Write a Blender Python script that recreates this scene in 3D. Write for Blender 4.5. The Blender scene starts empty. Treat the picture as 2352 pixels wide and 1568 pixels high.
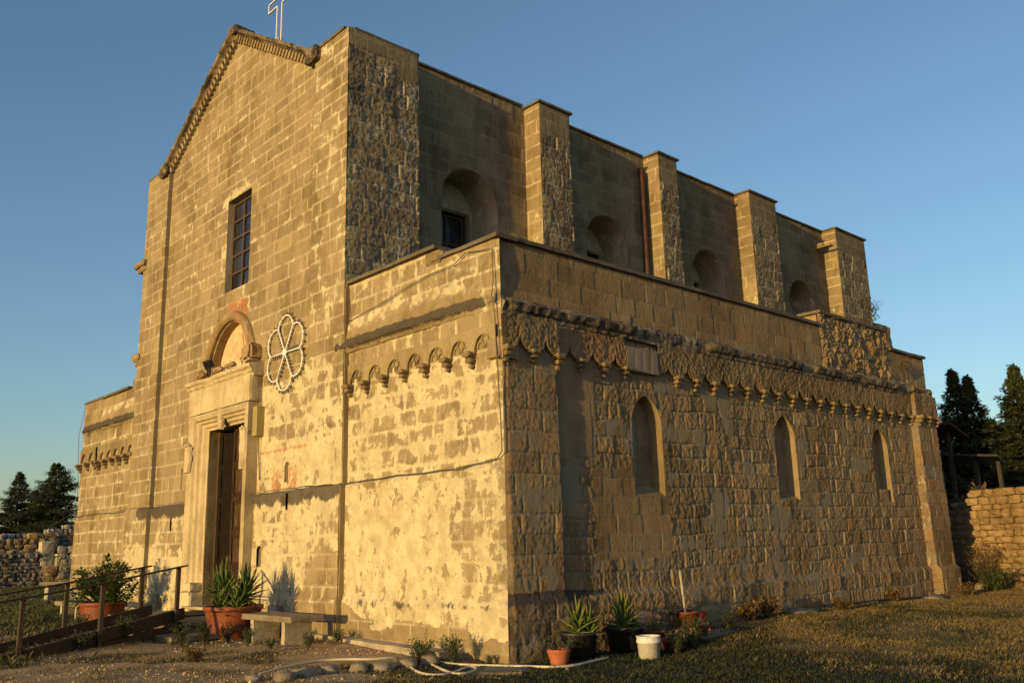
import bpy, math, random
import numpy as np
from mathutils import Vector, Matrix

# ------------------------------------------------------------------ camera, sky, sun, exposure
S = bpy.context.scene
cam_d = bpy.data.cameras.new("camera"); cam = bpy.data.objects.new("camera", cam_d)
S.collection.objects.link(cam); S.camera = cam
_r = Vector((0.67433138, 0.73797055, -0.02601289)); _u = Vector((0.18010079, -0.13020199, 0.9749929))
_f = Vector((-0.71612911, 0.66215324, 0.22070837))
cam.matrix_world = Matrix(((_r.x, _u.x, -_f.x, 10.4173), (_r.y, _u.y, -_f.y, -9.4047), (_r.z, _u.z, -_f.z, 1.7061), (0, 0, 0, 1)))
cam_d.sensor_width = 36; cam_d.lens = 2073.76 / 2352 * 36; cam_d.clip_end = 5000; cam_d.clip_start = 0.1

SUN_AZ, SUN_EL = math.radians(7.5), math.radians(5.0)
world = bpy.data.worlds.new("World"); S.world = world; world.use_nodes = True
wn = world.node_tree.nodes; wl = world.node_tree.links
sky = wn.new("ShaderNodeTexSky"); sky.sky_type = 'NISHITA'; sky.sun_disc = False
sky.sun_elevation = SUN_EL; sky.sun_rotation = math.pi - SUN_AZ
sky.air_density = 1.0; sky.dust_density = 1.0; sky.ozone_density = 2.4; sky.altitude = 60
bg = wn["Background"]; bg.inputs[1].default_value = 0.15; wl.new(sky.outputs[0], bg.inputs[0])

sun_d = bpy.data.lights.new("sun", 'SUN'); sun_d.energy = 3.0; sun_d.angle = math.radians(0.55); sun_d.color = (1.0, 0.68, 0.25)
sun = bpy.data.objects.new("sun", sun_d); S.collection.objects.link(sun)
_d = Vector((-math.sin(SUN_AZ) * math.cos(SUN_EL), math.cos(SUN_AZ) * math.cos(SUN_EL), -math.sin(SUN_EL)))
sun.rotation_euler = _d.to_track_quat('-Z', 'Y').to_euler(); sun.location = (3, -40, 10)
S.view_settings.view_transform = 'Standard'; S.view_settings.look = 'None'
S.view_settings.exposure = 0.8; S.view_settings.gamma = 1.0

# ------------------------------------------------------------------ numpy noise
def _hash(ix, iy, iz, seed):
    n = (ix.astype(np.uint32) * np.uint32(374761393) + iy.astype(np.uint32) * np.uint32(668265263)
         + iz.astype(np.uint32) * np.uint32(2246822519) + np.uint32(seed * 3266489917 & 0xffffffff))
    n = (n ^ (n >> np.uint32(13))) * np.uint32(1274126177)
    n = (n ^ (n >> np.uint32(16))) * np.uint32(2654435761)
    return ((n >> np.uint32(8)) & np.uint32(0xffff)).astype(np.float64) / 65535.0

def vnoise2(x, y, seed=0):
    ix = np.floor(x).astype(np.int64); iy = np.floor(y).astype(np.int64)
    fx = x - ix; fy = y - iy; fx = fx * fx * (3 - 2 * fx); fy = fy * fy * (3 - 2 * fy)
    z = np.zeros_like(ix)
    a = _hash(ix, iy, z, seed); b = _hash(ix + 1, iy, z, seed); c = _hash(ix, iy + 1, z, seed); d = _hash(ix + 1, iy + 1, z, seed)
    return (a * (1 - fx) + b * fx) * (1 - fy) + (c * (1 - fx) + d * fx) * fy

def fbm2(x, y, seed=0, octv=4, gain=0.5):
    x = np.asarray(x, float); y = np.asarray(y, float); s = 0; a = 1.0; t = 0
    for o in range(octv):
        s = s + a * vnoise2(x * 2.03 ** o + 17.3 * o, y * 2.03 ** o - 9.1 * o, seed + o); t += a; a *= gain
    return s / t

def vnoise3(p, seed=0):
    i = np.floor(p).astype(np.int64); f = p - i; f = f * f * (3 - 2 * f); r = 0
    for dx in (0, 1):
        for dy in (0, 1):
            for dz in (0, 1):
                w = (f[:, 0] if dx else 1 - f[:, 0]) * (f[:, 1] if dy else 1 - f[:, 1]) * (f[:, 2] if dz else 1 - f[:, 2])
                r = r + w * _hash(i[:, 0] + dx, i[:, 1] + dy, i[:, 2] + dz, seed)
    return r

def fbm3(p, seed=0, octv=3):
    s = 0; a = 1.0; t = 0
    for o in range(octv):
        s = s + a * vnoise3(p * 2.1 ** o + 5.7 * o, seed + o); t += a; a *= .5
    return s / t

def sstep(a, b, x):
    t = np.clip((x - a) / (b - a), 0, 1); return t * t * (3 - 2 * t)

GP = [(0,0,0),(-1.3,0,.04),(-5,-.3,.13),(-4.5,-1.4,.12),(-6.6,-1.2,.14),(-9,-1,.22),(-11.5,0,.36),(-12.9,-1.4,.16),(-15,0,.33),(-20,0,.31),(-6,-5,.16),(-6.8,-3.5,.19),
(-1.5,-2.5,.05),(0,-2,.03),(0,1,.05),(.1,4,.17),(.2,6.3,.26),(.3,9.3,.26),(.3,14.8,.2),(1.2,1.75,0),(.7,.34,0),(4,2,0),(6,3,0),(8,10,.1),(0,20,.3),(3,26,.4),(-4,-6,.1),(-14,-4,.22),(-25,5,.45),(-35,10,.65),(-60,30,1.0),(10,-9,0),(20,5,0),(20,30,.4),(-20,-20,.1),(0,-25,0),(-20,25,.5),(-8,10,.3)]
def ground(x, y):
    x = np.asarray(x, float); y = np.asarray(y, float); num = 0; den = 0
    for px, py, pz in GP:
        w = 1 / ((x - px) ** 2 + (y - py) ** 2 + .25) ** 1.6
        num = num + w * pz; den = den + w
    return num / den
def gz(x, y): return float(ground(x, y))

# ------------------------------------------------------------------ materials
class M:
    def __init__(s, name, rough=0.9):
        s.m = bpy.data.materials.new(name); s.m.use_nodes = True
        s.nt = s.m.node_tree; s.b = s.nt.nodes["Principled BSDF"]; s.b.inputs["Roughness"].default_value = rough
        s.b.inputs["Specular IOR Level"].default_value = 0.2
        s.tc = s.nt.nodes.new("ShaderNodeTexCoord").outputs["Object"]
    def n(s, t): return s.nt.nodes.new(t)
    def put(s, sock, v):
        if hasattr(v, "is_output") or isinstance(v, bpy.types.NodeSocket): s.nt.links.new(v, sock)
        elif isinstance(v, (tuple, list)) and len(v) == 3 and len(sock.default_value) == 4: sock.default_value = (*v, 1)
        else: sock.default_value = v
    def vec(s, scale=(1, 1, 1), loc=(0, 0, 0), src=None):
        k = s.n("ShaderNodeMapping"); s.put(k.inputs[0], src or s.tc); k.inputs["Scale"].default_value = scale; k.inputs["Location"].default_value = loc
        return k.outputs[0]
    def noise(s, scale, detail=4, rough=.55, v=None, dist=0):
        k = s.n("ShaderNodeTexNoise"); s.put(k.inputs["Vector"], v or s.tc); k.inputs["Scale"].default_value = scale
        k.inputs["Detail"].default_value = detail; k.inputs["Roughness"].default_value = rough; k.inputs["Distortion"].default_value = dist
        return k.outputs[0]
    def voro(s, scale, v=None, feature='F1'):
        k = s.n("ShaderNodeTexVoronoi"); k.feature = feature; s.put(k.inputs["Vector"], v or s.tc); k.inputs["Scale"].default_value = scale
        return k.outputs[0]
    def attr(s, name):
        k = s.n("ShaderNodeAttribute"); k.attribute_name = name; return k.outputs["Fac"]
    def math(s, op, a, b=0.0, clamp=False):
        k = s.n("ShaderNodeMath"); k.operation = op; s.put(k.inputs[0], a); s.put(k.inputs[1], b); k.use_clamp = clamp; return k.outputs[0]
    def rng(s, v, a, b, c=0.0, d=1.0):
        k = s.n("ShaderNodeMapRange"); k.interpolation_type = 'SMOOTHSTEP'
        for i, q in enumerate((v, a, b, c, d)): s.put(k.inputs[i], q)
        return k.outputs[0]
    def mix(s, f, a, b, mode='MIX'):
        k = s.n("ShaderNodeMix"); k.data_type = 'RGBA'; k.blend_type = mode
        s.put(k.inputs[0], f); s.put(k.inputs[6], a); s.put(k.inputs[7], b); return k.outputs[2]
    def bump(s, h, strength, dist):
        k = s.n("ShaderNodeBump"); k.inputs["Strength"].default_value = strength; k.inputs["Distance"].default_value = dist
        s.put(k.inputs["Height"], h); s.nt.links.new(k.outputs[0], s.b.inputs["Normal"])
    def col(s, c): s.put(s.b.inputs["Base Color"], c); return s.m

def stone(name, c1, c2, joint, plaster, dark, dark_bias=0.0, red=0.0, bump=.5, bdist=.02, pl_bias=0.0, warm=None):
    k = M(name, .95)
    rnd = k.attr("rnd"); big = k.noise(.9, 3, .6); mid = k.noise(5, 5, .65); fine = k.noise(38, 4, .7)
    c = k.mix(k.math('ADD', k.math('MULTIPLY', rnd, .75), k.math('MULTIPLY', mid, .5), True), c1, c2)
    c = k.mix(k.rng(k.noise(.75, 5, .68, k.vec((1, 1, .7))), .42, .64, 0, .85), c, k.mix(1.0, c, (.66, .62, .56), 'MULTIPLY'))
    c = k.mix(k.rng(k.noise(3.3, 6, .7, k.vec((1.6, 1.6, .35), (4, 4, 4))), .48, .68, 0, .6), c, k.mix(1.0, c, (.60, .56, .50), 'MULTIPLY'))
    if warm: c = k.mix(k.rng(k.noise(1.7, 4, .6, k.vec(loc=(7, 3, 1))), .50, .72, 0, .7), c, warm)
    if red: c = k.mix(k.math('MULTIPLY', k.rng(rnd, .78, .9), red), c, (.26, .105, .05))
    c = k.mix(k.rng(fine, .36, .66, .5, 0), c, k.mix(1.0, c, (.62, .58, .52), 'MULTIPLY'))
    c = k.mix(k.rng(k.math('ADD', k.voro(17, k.vec((1, 1, .8))), k.math('MULTIPLY', k.math('SUBTRACT', big, .5), .4)), .07, .16, .75, 0), c, k.mix(1.0, c, (.42, .37, .31), 'MULTIPLY'))
    jt = k.math('MULTIPLY', k.attr("joint"), k.rng(k.noise(2.2, 4, .6), .40, .52, .1, .95))
    c = k.mix(jt, c, joint)
    # plaster remains; pl also pales one strip to look sunlit
    pn = k.math('ADD', k.math('MULTIPLY', k.noise(2.4, 8, .62, k.vec((1.25, 1.25, .95))), .68), k.math('MULTIPLY', k.noise(7.5, 6, .6, k.vec((1.2, 1.2, .9))), .32))
    pl = k.math('ADD', k.math('ADD', pn, k.attr("pl")), pl_bias)
    pits = k.rng(k.math('ADD', k.voro(11, k.vec((1.1, 1.1, .8))), k.math('MULTIPLY', k.math('SUBTRACT', mid, .5), .5)), .12, .17)
    pits = k.math('MAXIMUM', pits, k.rng(k.noise(1.3, 3), .50, .60))
    pm = k.math('MULTIPLY', k.rng(pl, .995, 1.018), pits)
    pcol = k.mix(k.rng(k.noise(4.5, 5, .7), .38, .62), plaster, tuple(q * .78 for q in plaster))
    pcol = k.mix(k.rng(k.noise(1.1, 3, .6), .45, .65, 0, .35), pcol, c2)
    c = k.mix(k.math('MULTIPLY', k.rng(pl, .90, 1.0), k.rng(fine, .3, .6, .15, .5)), c, tuple(q * .72 for q in plaster))      # thin lime wash round the patches
    c = k.mix(pm, c, pcol)
    # black lichen crusts; dk also carries shade put into the colour
    dn = k.math('ADD', k.math('MULTIPLY', k.noise(3.0, 7, .68, k.vec((1, 1, .5), (3, 8, 2))), .6), k.math('MULTIPLY', k.noise(12, 5, .7, k.vec((1, 1, .5), (1, 2, 2))), .4))
    dk = k.rng(k.math('ADD', k.math('ADD', dn, k.attr("dk")), dark_bias), .99, 1.09, 0, .88)
    c = k.mix(dk, c, dark)
    c = k.mix(k.math('MULTIPLY', k.attr("red"), k.rng(k.noise(9, 5, .7), .38, .52, 0, .8)), c, (.36, .13, .055))
    h = k.math('ADD', k.math('MULTIPLY', mid, .6), k.math('ADD', k.math('MULTIPLY', fine, .4), k.math('MULTIPLY', k.noise(95, 2, .6), .22)))
    h = k.math('ADD', h, k.math('MULTIPLY', k.rng(k.voro(22), .05, .25), .35))
    h = k.math('ADD', h, k.math('MULTIPLY', pm, .9))
    k.bump(h, bump, bdist)
    return k.col(c)

def plain(name, c1, c2, scale=6, rough=.85, bump=.3, bdist=.01, stretch=(1, 1, 1), spec=.2):
    k = M(name, rough); k.b.inputs["Specular IOR Level"].default_value = spec
    v = k.vec(stretch); a = k.noise(scale, 6, .65, v); b = k.noise(scale * 7, 3, .6, v)
    c = k.mix(k.rng(a, .35, .65), c1, c2)
    c = k.mix(k.rng(b, .35, .65, 0, .45), c, k.mix(1.0, c, (.55, .55, .55), 'MULTIPLY'))
    k.bump(k.math('ADD', a, k.math('MULTIPLY', b, .5)), bump, bdist)
    return k.col(c)

def leafmat(name, c1, c2, c3=None):
    k = M(name, .55); k.b.inputs["Specular IOR Level"].default_value = .35
    c = k.mix(k.attr("rnd"), c1, c2)
    if c3: c = k.mix(k.rng(k.attr("tip"), .55, .95), c, c3)
    c = k.mix(k.rng(k.noise(9, 3), .35, .65, 0, .4), c, k.mix(1.0, c, (.6, .65, .6), 'MULTIPLY'))
    tr = k.n("ShaderNodeBsdfTranslucent"); k.put(tr.inputs[0], c)
    mx = k.n("ShaderNodeMixShader"); mx.inputs[0].default_value = .22
    k.col(c); out = k.nt.nodes["Material Output"]
    k.nt.links.new(k.b.outputs[0], mx.inputs[1]); k.nt.links.new(tr.outputs[0], mx.inputs[2]); k.nt.links.new(mx.outputs[0], out.inputs[0])
    return k.m

PLA = (.55, .465, .295)
MT = {}
MT['facade'] = stone("facade_tuff", (.235, .18, .096), (.345, .265, .148), (.50, .42, .27), PLA, (.055, .046, .034), bump=.6, bdist=.014)
MT['side'] = stone("side_tuff", (.245, .162, .08), (.40, .275, .145), (.24, .20, .14), (.42, .345, .235), (.055, .045, .034), red=.28, bump=1.0, bdist=.025, warm=(.34, .205, .095))
MT['upper'] = stone("lichen_tuff", (.175, .135, .08), (.315, .24, .138), (.32, .26, .165), (.44, .365, .245), (.058, .048, .034), bump=.8, bdist=.025, dark_bias=.04)
MT['niche'] = stone("niche_plaster", (.34, .275, .185), (.46, .375, .25), (.3, .26, .2), (.46, .39, .28), (.06, .053, .045), bump=.5, bdist=.015, pl_bias=.45, warm=(.33, .22, .12))
MT['frieze'] = stone("blackened_frieze_stone", (.20, .14, .075), (.34, .24, .135), (.3, .25, .17), (.42, .345, .235), (.05, .042, .033), red=.3, bump=.9, bdist=.03, warm=(.33, .20, .095), dark_bias=.22)
MT['trim'] = stone("carved_tuff", (.26, .195, .11), (.38, .295, .17), (.4, .35, .26), (.5, .44, .33), (.05, .042, .034), bump=.7, bdist=.015, dark_bias=.22)
MT['cornice'] = stone("black_crusted_tuff", (.18, .145, .095), (.32, .26, .17), (.3, .27, .2), (.5, .44, .33), (.035, .03, .027), bump=.9, bdist=.03, dark_bias=.53)
MT['portal'] = stone("portal_limestone", (.50, .405, .25), (.60, .50, .325), (.4, .34, .24), (.6, .52, .38), (.13, .10, .07), bump=.45, bdist=.01, dark_bias=.16)
MT['ochre'] = stone("lichen_orange_stone", (.30, .20, .10), (.40, .30, .175), (.3, .25, .2), PLA, (.06, .05, .04), bump=.6, bdist=.02, warm=(.34, .14, .04), dark_bias=.2)
MT['coping'] = stone("coping_slab", (.12, .105, .08), (.20, .17, .125), (.2, .18, .15), PLA, (.035, .032, .028), bump=.7, bdist=.015, dark_bias=.42)
MT['fresco'] = plain("faded_fresco", (.68, .50, .30), (.60, .36, .21), 2.6, .9, .25, .01)
MT['rubble'] = stone("field_rubble", (.22, .145, .075), (.40, .275, .145), (.3, .25, .2), PLA, (.06, .05, .045), bump=.7, bdist=.03, dark_bias=.1)
MT['greyrubble'] = stone("grey_rubble", (.20, .18, .15), (.34, .31, .26), (.3, .25, .2), PLA, (.05, .047, .043), bump=.7, bdist=.03, dark_bias=.2)
MT['slab'] = stone("weathered_slab", (.19, .16, .12), (.30, .255, .185), (.3, .27, .2), PLA, (.06, .05, .042), bump=.7, bdist=.015, dark_bias=.34)
MT['pale'] = stone("pale_concrete", (.42, .36, .27), (.50, .44, .33), (.4, .35, .28), PLA, (.13, .11, .085), bump=.4, bdist=.008, dark_bias=.08)
MT['wood'] = plain("weathered_plank", (.042, .029, .019), (.090, .062, .040), 5, .85, .5, .006, (9, 1, 9))
MT['woody'] = plain("grey_timber_post", (.045, .033, .021), (.095, .068, .043), 6, .85, .5, .005, (8, 8, 1))
MT['door'] = plain("old_door_wood", (.018, .0105, .006), (.07, .04, .022), 5, .8, .4, .005, (7, 7, .8), .06)
MT['doorpanel'] = plain("worn_door_panel", (.035, .021, .012), (.115, .072, .038), 4, .75, .4, .005, (9, 9, .6), .06)
MT['doorin'] = plain("shaded_door_wood", (.010, .007, .0045), (.022, .014, .009), 5, .8, .4, .005, (7, 7, .8), .06)  # darker copy of the door wood, the left leaf's shadow in its colour
MT['sash'] = plain("sash_wood", (.06, .034, .02), (.11, .065, .036), 6, .6, .3, .004, (5, 5, 1), .3)
MT['terra'] = plain("terracotta_plastic", (.17, .043, .018), (.23, .066, .028), 4, .55, .12, .004, (1, 1, .6), .35)
MT['terra2'] = plain("faded_terracotta", (.36, .10, .045), (.42, .145, .065), 5, .6, .15, .004)
MT['orange'] = plain("orange_plastic", (.60, .22, .07), (.66, .26, .09), 5, .5, .1, .003)
MT['tub'] = plain("black_plastic_tub", (.018, .018, .017), (.035, .033, .03), 4, .5, .15, .004, spec=.4)
MT['white'] = plain("white_plastic", (.72, .69, .62), (.58, .55, .48), 5, .5, .15, .003)
MT['pole'] = plain("white_pole", (.48, .43, .35), (.34, .30, .24), 9, .6, .15, .003)
MT['soil'] = plain("potting_soil", (.03, .02, .013), (.07, .05, .03), 20, .95, .8, .02)
MT['hose'] = plain("cream_hose", (.55, .46, .32), (.62, .54, .40), 8, .5, .1, .002, spec=.4)
MT['cable'] = plain("old_cable", (.10, .075, .05), (.16, .125, .08), 8, .7, .1, .002)
MT['metal'] = plain("galvanised_metal", (.30, .30, .29), (.42, .42, .40), 8, .5, .1, .002); MT['metal'].node_tree.nodes["Principled BSDF"].inputs["Metallic"].default_value = .6
MT['black'] = plain("black_metal", (.012, .012, .012), (.025, .024, .022), 8, .5, .1, .002, spec=.4)
MT['box'] = plain("olive_cabinet", (.30, .24, .09), (.34, .27, .11), 5, .5, .1, .002, spec=.4)
MT['lightw'] = plain("white_painted_tube", (.84, .83, .80), (.74, .73, .70), 8, .45, .1, .002)
MT['bulb'] = plain("dull_bulb", (.10, .085, .07), (.2, .17, .13), 8, .3, .05, .001, spec=.5)
MT['pipe'] = plain("rusty_downpipe", (.07, .032, .022), (.12, .052, .033), 6, .6, .2, .003)
MT['roofmetal'] = plain("dark_red_sheet", (.075, .024, .018), (.11, .036, .026), 5, .9, .2, .004)
MT['shedpost'] = plain("dark_post", (.03, .026, .022), (.06, .05, .04), 6, .7, .3, .004)
MT['bark'] = plain("bark", (.05, .038, .026), (.11, .085, .06), 8, .9, .7, .01, (4, 4, 1))
MT['net'] = plain("red_net_bag", (.40, .04, .03), (.52, .07, .05), 20, .7, .3, .004)
MT['roof'] = plain("roof_paving", (.2, .18, .14), (.28, .25, .2), 4)
k = M("window_glass", .10); k.b.inputs["Specular IOR Level"].default_value = .45; MT['glass'] = k.col(k.mix(k.rng(k.noise(1.2, 2), .4, .6), (.012, .013, .016), (.03, .03, .033)))
MT['aloe'] = leafmat("aloe_leaf", (.045, .095, .022), (.105, .18, .038), (.24, .21, .06))
MT['aloe2'] = leafmat("bright_aloe_leaf", (.07, .115, .02), (.15, .20, .04), (.34, .22, .05))
MT['leaf'] = leafmat("shrub_leaf", (.030, .075, .012), (.12, .19, .03))
MT['conifer'] = leafmat("conifer_needles", (.034, .050, .020), (.105, .115, .046))
MT['weed'] = leafmat("weed_leaf", (.035, .06, .018), (.09, .11, .035))
MT['dry'] = leafmat("dry_scrub", (.12, .07, .025), (.22, .14, .05))
MT['succ'] = leafmat("succulent_leaf", (.05, .07, .035), (.10, .12, .06))

# ------------------------------------------------------------------ mesh helpers
COL = S.collection
def link(name, me, parent=None, mat=None, smooth=False):
    o = bpy.data.objects.new(name, me); COL.objects.link(o)
    if mat: me.materials.append(mat)
    if smooth: me.polygons.foreach_set("use_smooth", np.ones(len(me.polygons), bool))
    if parent: o.parent = parent
    return o
def npmesh(name, co, faces, attrs=None):
    """faces: (n,3) or (n,4) int array"""
    me = bpy.data.meshes.new(name); faces = np.asarray(faces, np.int32); n, kx = faces.shape
    me.vertices.add(len(co)); me.vertices.foreach_set("co", np.asarray(co, np.float32).ravel())
    me.loops.add(n * kx); me.loops.foreach_set("vertex_index", faces.ravel())
    me.polygons.add(n); me.polygons.foreach_set("loop_start", np.arange(0, n * kx, kx, dtype=np.int32))
    me.update(calc_edges=True); me.validate()
    for a, v in (attrs or {}).items():
        at = me.attributes.new(a, 'FLOAT', 'POINT'); at.data.foreach_set("value", np.asarray(v, np.float32).ravel())
    return me
class MB:
    def __init__(s): s.v = []; s.f = []; s.a = []
    def _add(s, vs, fs, rnd=None):
        b = len(s.v); s.v += [tuple(map(float, q)) for q in vs]; s.f += [tuple(b + i for i in f) for f in fs]
        s.a += [random.random() if rnd is None else rnd] * len(vs)
    def box(s, x0, x1, y0, y1, z0, z1, T=None, ch=0):
        if ch:
            vs = []; fs = []
            # chamfered box: 24 verts via bmesh-free construction
            X, Y, Z = (x0, x1), (y0, y1), (z0, z1); idx = {}
            for i in (0, 1):
                for j in (0, 1):
                    for k2 in (0, 1):
                        sx = ch if i == 0 else -ch; sy = ch if j == 0 else -ch; sz = ch if k2 == 0 else -ch
                        p = (X[i], Y[j], Z[k2])
                        idx[(i, j, k2, 0)] = len(vs); vs.append((p[0], p[1] + sy, p[2] + sz))
                        idx[(i, j, k2, 1)] = len(vs); vs.append((p[0] + sx, p[1], p[2] + sz))
                        idx[(i, j, k2, 2)] = len(vs); vs.append((p[0] + sx, p[1] + sy, p[2]))
            for i in (0, 1):
                q = [idx[(i, j, k2, 0)] for j, k2 in ((0, 0), (1, 0), (1, 1), (0, 1))]; fs.append(q[::-1] if i == 0 else q)
            for j in (0, 1):
                q = [idx[(i, j, k2, 1)] for i, k2 in ((0, 0), (1, 0), (1, 1), (0, 1))]; fs.append(q if j == 0 else q[::-1])
            for k2 in (0, 1):
                q = [idx[(i, j, k2, 2)] for i, j in ((0, 0), (1, 0), (1, 1), (0, 1))]; fs.append(q[::-1] if k2 == 0 else q)
            for i in (0, 1):
                for j in (0, 1):
                    fs.append([idx[(i, j, 0, 0)], idx[(i, j, 0, 1)], idx[(i, j, 1, 1)], idx[(i, j, 1, 0)]])
            for i in (0, 1):
                for k2 in (0, 1):
                    fs.append([idx[(i, 0, k2, 0)], idx[(i, 0, k2, 2)], idx[(i, 1, k2, 2)], idx[(i, 1, k2, 0)]])
            for j in (0, 1):
                for k2 in (0, 1):
                    fs.append([idx[(0, j, k2, 1)], idx[(0, j, k2, 2)], idx[(1, j, k2, 2)], idx[(1, j, k2, 1)]])
            for i in (0, 1):
                for j in (0, 1):
                    for k2 in (0, 1): fs.append([idx[(i, j, k2, 0)], idx[(i, j, k2, 1)], idx[(i, j, k2, 2)]])
        else:
            vs = [(x0, y0, z0), (x1, y0, z0), (x1, y1, z0), (x0, y1, z0), (x0, y0, z1), (x1, y0, z1), (x1, y1, z1), (x0, y1, z1)]
            fs = [(0, 3, 2, 1), (4, 5, 6, 7), (0, 1, 5, 4), (1, 2, 6, 5), (2, 3, 7, 6), (3, 0, 4, 7)]
        if T: vs = [T @ Vector(q) for q in vs]
        s._add(vs, fs)
    def bar(s, p, q, w, h, up=(0, 0, 1), ch=0):
        p = Vector(p); q = Vector(q); d = q - p; L = d.length; d.normalize(); x = d.cross(Vector(up)).normalized(); u = x.cross(d)
        T = Matrix(((d.x, x.x, u.x, p.x), (d.y, x.y, u.y, p.y), (d.z, x.z, u.z, p.z), (0, 0, 0, 1)))
        s.box(0, L, -w / 2, w / 2, -h / 2, h / 2, T, ch)
    def tube(s, pts, r, n=8, caps=True):
        pts = [Vector(p) for p in pts]; N = len(pts); rs = r if isinstance(r, (list, tuple)) else [r] * N
        vs = []; fs = []; prev = None
        for i, p in enumerate(pts):
            d = (pts[min(i + 1, N - 1)] - pts[max(i - 1, 0)]).normalized()
            ref = prev if prev is not None else (Vector((0, 0, 1)) if abs(d.z) < .9 else Vector((1, 0, 0)))
            x = (ref - d * ref.dot(d)).normalized(); prev = x; y = d.cross(x)
            for j in range(n):
                a = 2 * math.pi * j / n; vs.append(p + (x * math.cos(a) + y * math.sin(a)) * rs[i])
        for i in range(N - 1):
            for j in range(n):
                fs.append((i * n + j, i * n + (j + 1) % n, (i + 1) * n + (j + 1) % n, (i + 1) * n + j))
        if caps: fs += [tuple(range(n))[::-1], tuple((N - 1) * n + j for j in range(n))]
        s._add(vs, fs)
    def lathe(s, prof, n=40, c=(0, 0, 0)):
        vs = []; fs = []
        for r, z in prof:
            for j in range(n): a = 2 * math.pi * j / n; vs.append((c[0] + r * math.cos(a), c[1] + r * math.sin(a), c[2] + z))
        for i in range(len(prof) - 1):
            for j in range(n): fs.append((i * n + j, i * n + (j + 1) % n, (i + 1) * n + (j + 1) % n, (i + 1) * n + j))
        s._add(vs, fs)
    def grid(s, P):
        """P: (a,b,3) array of points -> quads"""
        P = np.asarray(P); a, b, _ = P.shape
        s._add(P.reshape(-1, 3), [(i * b + j, i * b + j + 1, (i + 1) * b + j + 1, (i + 1) * b + j) for i in range(a - 1) for j in range(b - 1)])
    def rbox(s, x0, x1, y0, y1, z0, z1, res=.08, amp=.012, seed=0, freq=6, rnd=None):
        """box subdivided and worn by 3-D noise"""
        lo = np.array((x0, y0, z0), float); hi = np.array((x1, y1, z1), float)
        cen = (lo + hi) / 2; half = (hi - lo) / 2
        for ax in range(3):
            for sg in (0, 1):
                a, b = [(1, 2), (2, 0), (0, 1)][ax]
                na = max(1, int(math.ceil((hi[a] - lo[a]) / res))); nb = max(1, int(math.ceil((hi[b] - lo[b]) / res)))
                A, B = np.meshgrid(np.linspace(lo[a], hi[a], na + 1), np.linspace(lo[b], hi[b], nb + 1), indexing='ij')
                P = np.zeros((na + 1, nb + 1, 3)); P[..., a] = A; P[..., b] = B; P[..., ax] = hi[ax] if sg else lo[ax]
                q = P.reshape(-1, 3)
                # edge rounding: pull in where close to two faces
                dd = half - np.abs(q - cen); ds = np.sort(dd, axis=1); edge = np.clip(1 - ds[:, 1] / (res * .9), 0, 1)
                nn = np.stack([fbm3(q * freq + 11 * i, seed + i * 7, 3) - .5 for i in range(3)], 1)
                inward = (cen - q); inward = inward / (np.linalg.norm(inward, axis=1, keepdims=True) + 1e-9)
                q = q + nn * 2 * amp + inward * (edge * amp * (1.0 + 1.6 * fbm3(q * freq * .6, seed + 31, 2)))[:, None]
                P = q.reshape(na + 1, nb + 1, 3)
                if not sg: P = P[:, ::-1]
                s._add(P.reshape(-1, 3), [(i * (nb + 1) + j, (i + 1) * (nb + 1) + j, (i + 1) * (nb + 1) + j + 1, i * (nb + 1) + j + 1) for i in range(na) for j in range(nb)], rnd)
    def build(s, name, mat, parent=None, smooth=False):
        me = bpy.data.meshes.new(name); me.from_pydata(s.v, [], s.f); me.validate()
        at = me.attributes.new("rnd", 'FLOAT', 'POINT'); at.data.foreach_set("value", np.asarray(s.a, np.float32))
        return link(name, me, parent, mat, smooth)

def tag(o, label, cat, group=None, kind=None):
    o["label"] = label; o["category"] = cat
    if group: o["group"] = group
    if kind: o["kind"] = kind
    return o
def thing(name, loc, label, cat, group=None, rz=0):
    o = bpy.data.objects.new(name, None); COL.objects.link(o); o.location = loc; o.rotation_euler = (0, 0, rz); o.empty_display_size = .2
    return tag(o, label, cat, group)
def copy_tree(o, parent=None):
    c = o.copy(); COL.objects.link(c); c.parent = parent
    for ch in list(o.children): copy_tree(ch, c)
    return c

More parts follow.
